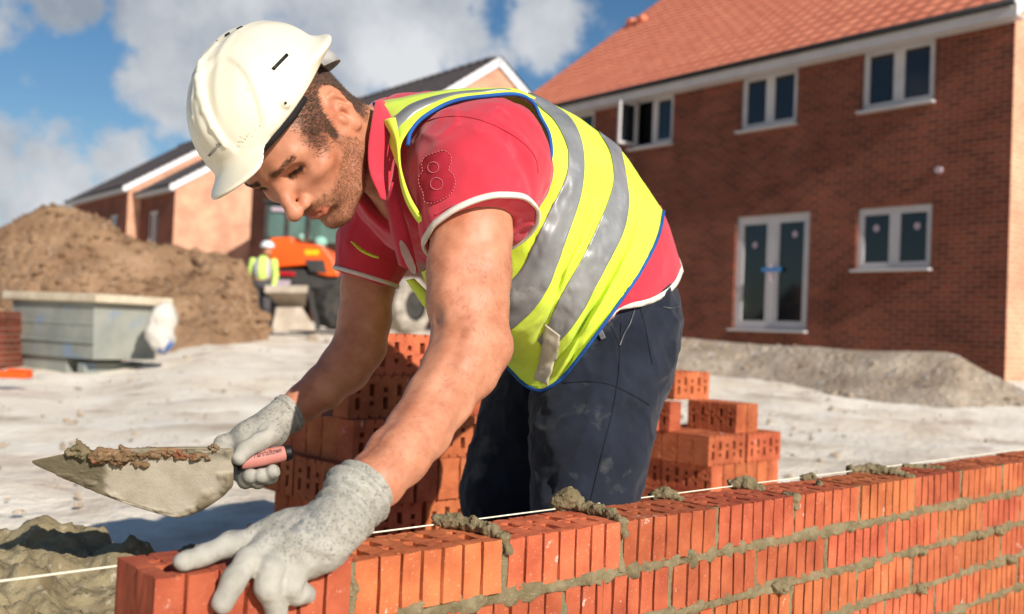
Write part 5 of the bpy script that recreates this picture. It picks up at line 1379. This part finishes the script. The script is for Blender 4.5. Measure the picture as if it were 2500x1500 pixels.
tint *= 1-(top_e*.42)[:, None]*np.array([1, 1.05, 1.2])
vcol(mm_, 'tint', tint)
lump([blade_pt(172, 1092)-CW*.004, blade_pt(196, 1084)-CW*.005, blade_pt(222, 1090)-CW*.004], [.008, .011, .006], 61, 'mortar_lump', .0018, .0045, tro, MORTAR, 90)
MORT_D = pm('crusty_mortar', (138,112,82), (104,80,56), scale=60, rough=.95, bump=.8, bscale=300, c3=(152,92,64), scale3=26, th3=(.54,.64), spec=.15, dist=.003)
rs = np.random.RandomState(12); xx = np.linspace(226, 505, 34); cr_p = [blade_pt(x, 1099-6*math.sin((x-226)/90)+rs.uniform(-4, 5)+(10*math.exp(-((x-300)/40)**2)))-CW*.0045 for x in xx]
lump(cr_p, list(np.clip(.0046+.0022*np.sin(xx*.11)+rs.uniform(-.0012, .0014, 34)-.002*(xx > 440), .0022, .008)), 70, 'mortar_crust', .0016, .0050, tro, MORT_D, 120)
for k, (x, y, r) in enumerate(((330,1116,.0050),(352,1120,.0040),(300,1080,.003),(520,1080,.0035))):
    lump([blade_pt(x-6, y)-CW*.0045, blade_pt(x+7, y+1)-CW*.0055], [r, r*.8], 80+k, 'mortar_lump', .0015, .0042, tro, MORT_D, 150)
hb_ = MB(); tt_ = np.linspace(0, 1, 24); hr_ = np.interp(tt_, [0, .08, .5, .9, 1], [.0112, .0122, .0136, .0130, .0122])
hb_.tube([HA+(HB-HA)*(.05+.83*t) for t in tt_], hr_, 20); hnd = hb_.build('handle', PINK, tro, True)
for (f0, f1, r0, r1) in ((-.02, .06, .0118, .0128), (.87, .99, .0132, .0128)):
    cp = MB(); cp.tube([HA+(HB-HA)*t for t in np.linspace(f0, f1, 6)]+[HA+(HB-HA)*(f1+.012)], [r0, r0*1.02, r1*1.02, r1, r1, r1*.96, r1*.6], 18); cp.build('handle_cap', BLACK, hnd, True)
sh = MB(); sh.tube(spline([blade_pt(545, 1130)+CW*.004, UF(556, 1126, 1.60), HA+HD*.002], 14), .0048, 10); sh.build('shank', BLADE, tro, True)
hx = np.cross(HD, CW); hx /= np.linalg.norm(hx); hx *= np.sign(hx@CU)
def on_handle(a, b):
    c = HA+(HB-HA)*(.36+a*.50); ang = .25+b*.95; r = .0155
    return c+hx*r*math.sin(ang)-CW*r*math.cos(ang)
text_mesh('lettering', 'Marshalltown', on_handle, INK, hnd)
# ------------------------------------------------------------------ mortar heap on its board, at lower left
MORT_H = pm('mortar_heap_mix', (156,142,110), (124,110,82), scale=16, rough=.95, bump=.8, bscale=160, c3=(178,166,140), scale3=60, th3=(.58,.72), spec=.15, dist=.004)
board = empty('spot_board', UF(150, 1420, 1.62), 'wooden spot board on bricks under the mortar heap at lower left', 'board')
hc0 = UF(215, 1400, 1.62); hz0 = -.31
fwd2 = np.array([fh[0], fh[1], 0]); rgt2 = np.array([rh[0], rh[1], 0])
bm_ = MB(); bm_.box(np.array([hc0[0], hc0[1], hz0-.012]), (1.22, .95, .022), np.array([rgt2, fwd2, [0, 0, 1]])); bm_.build('board', TIMBER, board, bevel=.003)
for sx in (-.25, .25): bm_ = MB(); bm_.box(np.array([hc0[0], hc0[1], (hz0-.024+ZG)/2])+rgt2*sx, (.215, .45, hz0-.024-ZG-.0), np.array([rgt2, fwd2, [0, 0, 1]])); bm_.build('support', BRICK, board, bevel=.003)
n1_, n2_ = 150, 110; V = []
a_ = np.linspace(-1, 1, n1_); b_ = np.linspace(-1, 1, n2_); A_, B_ = np.meshgrid(a_, b_, indexing='ij')
PX = hc0[0]+rgt2[0]*A_*.58+fwd2[0]*B_*.44; PY = hc0[1]+rgt2[1]*A_*.58+fwd2[1]*B_*.44
Q = np.stack([PX.ravel(), PY.ravel(), np.zeros(PX.size)], 1)
r_ = np.sqrt(A_.ravel()**2+B_.ravel()**2); env = np.clip(1-r_**2.2, 0, 1)**.6
top = .150+.030*fbm(Q, 5, 3, 3)-.045*B_.ravel()*-1*(B_.ravel() < 0)-.05*np.clip(-B_.ravel(), 0, 1)
hh = env*top+np.where(env > 0, np.maximum(fbm(Q, 11, 4, 7), -.25)*.042+np.abs(fbm(Q, 34, 3, 9))*.016, 0)*np.clip(env*3, 0, 1)
gul = np.abs(B_.ravel()+.30+.10*np.sin(A_.ravel()*5)+.06*fbm(Q, 12, 2, 4)); hh = hh-np.exp(-(gul/.07)**2)*.022*np.clip(env*3, 0, 1)
Q[:, 2] = hz0+np.maximum(hh, -.0005)
mesh_obj('mortar_heap', Q, [(i*n2_+j, i*n2_+j+1, (i+1)*n2_+j+1, (i+1)*n2_+j)[::-1] for i in range(n1_-1) for j in range(n2_-1)], MORT_H)
tag(bpy.data.objects['mortar_heap'], 'heap of wet grey-brown mortar on the board at lower left', 'mortar')
# ------------------------------------------------------------------ skip, bag, digger and labourer in the middle distance
RAX = np.array([rgt2, fwd2, [0, 0, 1.0]])
def at(x, y, d): return UF(x, y, d)
SKIPM = pm('faded_skip_paint', (150,150,140), (124,128,122), scale=2.2, rough=.7, bump=.2, bscale=20, c3=(118,136,156), scale3=3.4, th3=(.56,.68))
BLUEP = pm('blue_paint', (84,112,160), (110,128,150), scale=6, rough=.7)
REDP = pm('pink_paint', (186,140,134), (160,140,130), scale=6, rough=.7)
SD = 12.0
yaw_s = R(-30); sxx = RAX[0]*math.cos(yaw_s)+RAX[1]*math.sin(yaw_s); syy = -RAX[0]*math.sin(yaw_s)+RAX[1]*math.cos(yaw_s); SAX = np.array([sxx, syy, [0, 0, 1.0]])
sk0 = at(218, 908, SD); W_ = 1.60; zb_ = sk0[2]; zt_ = at(190, 705, SD)[2]
skip = empty('skip', sk0, 'grey steel skip with pale rim and faded paint patches in front of the soil heap', 'skip')
dp = 1.02; cen = sk0+syy*dp/2-sxx*W_/2
def quadbox(z0, z1, w0, w1, d0, d1):
    m = MB(); v = []
    for z, w, dd in ((z0, w0, d0), (z1, w1, d1)):
        for a, b in ((-1, -1), (1, -1), (1, 1), (-1, 1)): v.append(np.array([cen[0], cen[1], z])+sxx*a*w/2+syy*b*dd/2)
    m.add(v, [(0, 3, 2, 1), (4, 5, 6, 7), (0, 1, 5, 4), (1, 2, 6, 5), (2, 3, 7, 6), (3, 0, 4, 7)]); return m
H_ = zt_-zb_
quadbox(zb_+.19*H_, zb_+.88*H_, W_*.97, W_*1.0, dp*.9, dp).build('tub', SKIPM, skip, bevel=.01)
quadbox(zb_+.88*H_, zb_+.985*H_, W_*1.16, W_*1.16, dp*1.14, dp*1.14).build('rim', TIMBER, skip, bevel=.02)
m = quadbox(zb_, zb_+.19*H_, W_*.6, W_*.6, dp*.8, dp*.8)
for i in range(0, len(m.v)): m.v[i] = tuple(np.array(m.v[i])-sxx*W_*.17)
m.build('skid', SKIPM, skip, bevel=.01)
m = MB(); m.box(cen+sxx*W_*.30-syy*.0+np.array([0, 0, .07*H_]), (.12, dp*.8, .14*H_), SAX); m.build('skid', SKIPM, skip)
for f in (.40, .62):
    m = MB(); m.box(np.array([cen[0], cen[1], zb_+H_*f])-syy*(dp*.475), (W_*1.0, .03, .035), SAX); m.build('rib', SKIPM, skip, bevel=.006)
# bulk bag slumped against it
BAGM = pm('woven_bag', (206,200,190), (186,178,166), scale=6, rough=.9, bump=.4, bscale=60, c3=(84,110,168), scale3=2.6, th3=(.57,.62))
b0 = at(388, 842, SD+.15); S_ = SDF(); S_.add(p_ell(b0+[0, 0, .19], (.17, .17, .25)), .05); S_.add(p_ell(b0+RAX[0]*.02+[0, 0, .40], (.15, .13, .14)), .1); S_.add(lambda P: fbm(P, 6, 3, 2)*.035, 0, 'd')
a_, b_ = S_.mesh(.02, b0-.6, b0+.9, .06); bg_ = mesh_obj('bulk_bag', a_, orient(a_, b_), BAGM, local=b0); tag(bg_, 'white woven bag with blue print slumped beside the grey skip', 'bag')
# stack of red bricks seen past the left end of the skip, and an orange barrier foot
rp = MB(); c = at(-25, 905, 12.6); 
for k in range(6): rp.box(c+[0, 0, .065+k*.135], (.62-.01*(k % 2), .6, .128), RAX)
pk = rp.build('brick_pallet', HBRICK_SHADE, None, local=c, bevel=.006); tag(pk, 'block of dark red bricks past the left end of the skip', 'brick pallet')
ORG = pm('orange_plastic', (240,96,30), (226,84,24), scale=6, rough=.5)
ob = MB(); c = at(15, 912, 9.5); ob.box(c+[0, 0, .03], (.44, .16, .065), RAX); ob.box(c+[0, 0, .07]+RAX[0]*.12, (.2, .10, .03), RAX)
o_ = ob.build('barrier_foot', ORG, None, local=c, bevel=.012); tag(o_, 'small orange plastic barrier foot on the white ground at left edge', 'barrier foot')
# ---- orange loading shovel
MD = 20.0; ORP = pm('orange_paint', (246,98,22), (232,86,16), scale=3, rough=.4, spec=.5, coat=.2); DKG = pm('dark_chassis', (70,66,62), (52,50,48), scale=4, rough=.8, bump=.2, bscale=20)
TYRE = pm('muddy_tyre', (176,166,152), (120,110,100), scale=5, rough=.95, bump=.4, bscale=30); REDL = pm('red_lamp_strip', (190,30,40), (170,20,30), scale=10, rough=.4); YEL = pm('yellow_badge', (252,196,20), (246,180,10), scale=10, rough=.5)
CABG = pm('cab_glass', (96,122,112), (70,92,86), scale=1.2, rough=.1, spec=.6)
g0 = at(720, 800, MD); dg = empty('loader', g0, 'orange wheeled loader with tinted cab and raised-lip bucket beyond the white ground', 'loader')
def px(x0, y0, x1, y1, d, dep, mat, name, bevel=.03, parent=dg, yaw=0):
    a, b = at(x0, y0, d), at(x1, y1, d); m = MB(); ax = RAX
    m.box((a+b)/2+RAX[1]*dep/2, (abs((b-a)@RAX[0]), dep, abs(b[2]-a[2])), ax); return m.build(name, mat, parent, bevel=bevel)
px(650, 648, 820, 700, MD-.2, 2.2, DKG, 'chassis')
hd_ = MB(); pts = [at(x, y, MD-.3) for x, y in ((652,574),(705,572),(708,584),(778,594),(802,622),(820,668),(790,668),(768,662),(740,640),(652,648))]
hd_.prism(pts, RAX[1]*1.5); hood = hd_.build('bonnet', ORP, dg, bevel=.03)
gr_ = MB(); gr_.prism([at(x, y, MD-.31) for x, y in ((735,628),(782,628),(790,660),(750,656))], RAX[1]*.02); gr_.build('grille', DKG, hood)
yb = MB(); yb.prism([at(x, y, MD-.31) for x, y in ((735,604),(772,604),(770,616),(738,616))], RAX[1]*.02); yb.build('badge', YEL, hood)
px(660, 655, 712, 667, MD-.24, .04, REDL, 'lamp_strip', .005); px(668, 676, 700, 692, MD-.24, .04, STICK, 'plate', .004)
cabb = px(640, 492, 745, 578, MD+.1, 1.5, CABG, 'cab_glazing', .02)
for x in (640, 690, 741): px(x, 488, x+6, 578, MD+.06, .08, DKG, 'cab_post', .01, cabb)
px(634, 482, 752, 494, MD, 1.7, DKG, 'cab_roof', .03, cabb); px(655, 500, 690, 512, MD+.05, .02, STICK, 'lamp', .004, cabb)
px(752, 500, 826, 590, MD+1.4, 1.2, CABG, 'rear_glazing', .02)
for (x, y, d) in ((735, 572, MD+.2), (775, 585, MD+.25)):
    S_ = SDF(); c = at(x, y, d); S_.add(p_ell(c, (.14, .1, .12)), .02); a_, b_ = S_.mesh(.03, c-.3, c+.3); mesh_obj('seat', a_, orient(a_, b_), pm('seat_cover', (150,196,180), (130,180,164), rough=.8), dg)
TYRE_D = pm('dark_tyre', (64,60,56), (44,42,40), scale=5, rough=.95, bump=.4, bscale=30)
def wheel(x, y, r, d, wd=.42, tyre=None):
    tyre = tyre or TYRE_D
    c = at(x, y, d); ax = RAX[0]*.80-RAX[1]*.6; e1_ = np.cross(ax, [0, 0, 1]); V = []; ks = 44
    prof = [(-.5, .55), (-.5, .86), (-.42, .97), (0, 1.0), (.42, .97), (.5, .86), (.5, .55)]
    for k in range(ks):
        t = 2*math.pi*k/ks; lug = 1.0+(.05 if k % 4 < 2 else 0)
        for a, q in prof: V.append(c+ax*a*wd+(e1_*math.cos(t)+np.array([0, 0, 1])*math.sin(t))*r*q*(lug if q > .9 else 1))
    n = len(prof); F_ = [(k*n+j, ((k+1) % ks)*n+j, ((k+1) % ks)*n+j+1, k*n+j+1) for k in range(ks) for j in range(n-1)]
    w = mesh_obj('wheel', V, F_, tyre, dg, False)
    rm = MB(); rm.tube([c-ax*wd*.42, c-ax*wd*.30, c+ax*wd*.30, c+ax*wd*.42], [r*.50, r*.57, r*.57, r*.50], 24); rm.build('rim', DKG, w)
wheel(808, 740, .44, MD-.1); wheel(982, 738, .56, MD+.3, .5, TYRE); wheel(700, 738, .44, MD+1.8); wheel(900, 735, .5, MD+2.0)
BKT = pm('bucket_steel', (196,182,164), (166,150,132), scale=3, rough=.75, bump=.2, bscale=20)
def pxy(x, y, o=0): return at(x, y, MD-1.6)+RAX[1]*o
bu = MB()
bu.prism([pxy(662,742,.15), pxy(724,742,.15), pxy(764,799), pxy(655,799)], RAX[1]*.05)
bu.prism([pxy(638,690), pxy(744,690), pxy(744,708), pxy(638,708)], RAX[1]*.12)
bu.prism([pxy(640,708,.02), pxy(742,708,.02), pxy(724,742,.42), pxy(662,742,.42)], RAX[1]*.05)
bu.build('bucket', BKT, dg, bevel=.01)
bu = MB(); bu.prism([pxy(598,772,.5), pxy(626,704,.4), pxy(638,690), pxy(640,708), pxy(664,742,.3), pxy(655,799), pxy(616,792,.45)], RAX[1]*.05); bu.build('bucket_side', DKG, dg); bu = MB(); bu.prism([pxy(744,690,.0), pxy(750,700,.1), pxy(770,792,.1), pxy(764,799,0), pxy(742,708,0)], RAX[1]*.05); bu.build('bucket_side', DKG, dg)
ar = MB(); ar.tube([at(700, 735, MD-1.1), at(706, 712, MD-.5), at(720, 660, MD+.4)], [.09, .10, .10], 10); ar.build('lift_arm', DKG, dg, True)
# ---- labourer in the distance
WD = 18.6; zf = at(628, 805, WD)
wk = empty('person', zf, 'distant labourer in white helmet and yellow hi-vis waistcoat walking by the orange loader', 'person')
def wp(x, z, y=0): return zf+RAX[0]*x+RAX[1]*y+np.array([0, 0, z])
W1_ = SDF()
W1_.add(p_ell(wp(.07, 1.56, -.05), (.082, .10, .125)), .02); W1_.add(p_cap(wp(.05, 1.47), wp(.02, 1.36), .055), .03)
W1_.add(p_ell(wp(0, 1.20), (.19, .13, .24)), .05); W1_.add(p_ell(wp(0, .95), (.17, .13, .14)), .06)
for sg, pts in ((1, [(.2, 1.34, 0), (.245, 1.08, -.02), (.22, .84, -.10)]), (-1, [(-.2, 1.34, 0), (-.255, 1.08, 0), (-.24, .84, -.08)])):
    W1_.add(p_chain([wp(a, b, c_) for a, b, c_ in pts], [.062, .048, .036], .02), .03)
    hnd_ = wp(*[pts[2][0], pts[2][1]-.07, pts[2][2]-.02]); W1_.add(p_ell(hnd_, (.03, .04, .07)), .02)
for sg in (-1, 1): W1_.add(p_chain([wp(sg*.09, .92), wp(sg*.10, .50, -.06*sg), wp(sg*.10, .06, .08*sg)], [.095, .065, .045], .02), .04); W1_.add(p_ell(wp(sg*.10, .04, .08*sg-.07), (.045, .12, .04)), .02)
a_, b_ = W1_.mesh(.016, zf-[.6, .6, .1], zf+[.6, .6, 1.9]); mesh_obj('body', a_, orient(a_, b_), pm('far_skin', (200,140,108), (180,120,92), rough=.6), wk)
def grow(parts_, name, mat, h=.016):
    S = SDF()
    for f, k in parts_: S.add(f, k)
    p_, q_ = S.mesh(h, zf-[.7, .7, .1], zf+[.7, .7, 2.0]); return mesh_obj(name, p_, orient(p_, q_), mat, wk)
HIV2 = pm('pale_hi_vis', (204,232,120), (190,222,104), scale=6, rough=.8)
vestw = SDF(); vestw.add(p_ell(wp(0, 1.19), (.225, .165, .27)), .03); vestw.add(p_ell(wp(0, 1.33), (.245, .14, .09)), .05); vestw.add(lambda P: .05+.02-np.abs((P-zf)@RAX[0]-.02)+np.where((P-zf)@RAX[1] > 0, -.3, 0), .01, 's')
p_, q_ = vestw.mesh(.014, zf-[.7, .7, .1], zf+[.7, .7, 2.0]); mesh_obj('hi_vis_waistcoat', p_, orient(p_, q_), HIV2, wk)
grow([(p_chain([wp(.2, 1.34), wp(.245, 1.08, -.02), wp(.225, .88, -.08)], [.068, .056, .045], .02), .02), (p_chain([wp(-.2, 1.34), wp(-.255, 1.08), wp(-.242, .88, -.07)], [.068, .056, .045], .02), .02)], 'sleeves', HIV2)
grow([(p_ell(wp(0, 1.19), (.20, .14, .26)), .02)], 'shirt', pm('pale_shirt', (190,180,184), (170,160,166), rough=.9))
grow([(p_chain([wp(sg*.09, .92), wp(sg*.10, .50, -.06*sg), wp(sg*.10, .10, .08*sg)], [.11, .08, .065], .02), .04) for sg in (-1, 1)]+[(p_ell(wp(0, .93), (.18, .14, .14)), .05)], 'trousers', pm('grey_trousers', (86,82,84), (70,68,70), rough=.9))
S = SDF(); S.add(p_ell(wp(.07, 1.62, -.05), (.125, .145, .115)), .01); S.add(lambda P: -(P[:, 2]-(zf[2]+1.60)), .01, 'i'); S.add(p_ell(wp(.07, 1.605, -.15), (.09, .08, .010)), .01)
p_, q_ = S.mesh(.012, wp(.07, 1.62)-.3, wp(.07, 1.62)+.3); mesh_obj('hard_hat', p_, orient(p_, q_), BARGE, wk)

# ---- loose stones on the site and clods on the heap (nobody could count them)
def scatter(name, pts, sizes, mat, seed, parent=None):
    rs = np.random.RandomState(seed); ico = bmesh.new(); bmesh.ops.create_icosphere(ico, subdivisions=1, radius=1); iv = np.array([v.co[:] for v in ico.verts]); fi = [[v.index for v in f.verts] for f in ico.faces]; ico.free()
    V = []; F_ = []
    for p, s in zip(pts, sizes):
        q = iv*(1+rs.normal(0, .22, (len(iv), 1)))*s*rs.uniform(.6, 1.3, 3)*np.array([1, 1, .7]); b = len(V); V.extend(map(tuple, q+p)); F_.extend([[i+b for i in f] for f in fi])
    return mesh_obj(name, V, F_, mat, parent, False)
rs = np.random.RandomState(8); pts = []; sz = []
while len(pts) < 1300:
    d = 2.6+18*rs.rand()**1.6; s = (rs.rand()*1.15-.575)*d; x, y = CAM[0]+fh[0]*d+rh[0]*s, CAM[1]+fh[1]*d+rh[1]*s
    if vnoise(np.array([[x, y, 0.0]]), .8, 3)[0]+.4*rs.randn() < .1: continue
    pts.append(np.array([x, y, float(gz(np.array([x]), np.array([y]))[0])+.004])); sz.append(min(.05, .004+.005*rs.exponential(1))*(.7+d/9))
rub = scatter('rubble', pts, sz, BANK, 4); tag(rub, 'loose chalk stones strewn over the white ground', 'rubble', kind='stuff')
hv = np.array([v.co[:] for v in md.data.vertices]); hn = np.array([v.normal[:] for v in md.data.vertices]); cand = np.where((hv[:, 2] > ZG+.6))[0]
pk_ = rs.choice(cand, 2400); cl = scatter('clods', [hv[i]+hn[i]*.01 for i in pk_], [.014+.018*rs.exponential(1) for i in pk_], SOIL, 6, md); cl['kind'] = 'stuff'
bv = np.array([v.co[:] for v in bk.data.vertices]); cand = np.arange(len(bv)); pk_ = rs.choice(cand, 500)
st2 = scatter('bank_stones', [bv[i]+[0, 0, .005] for i in pk_], [.008+.010*rs.exponential(1) for i in pk_], BANK, 7); tag(st2, 'stones and clods lying on the grey soil bank by the house', 'stones', kind='stuff')
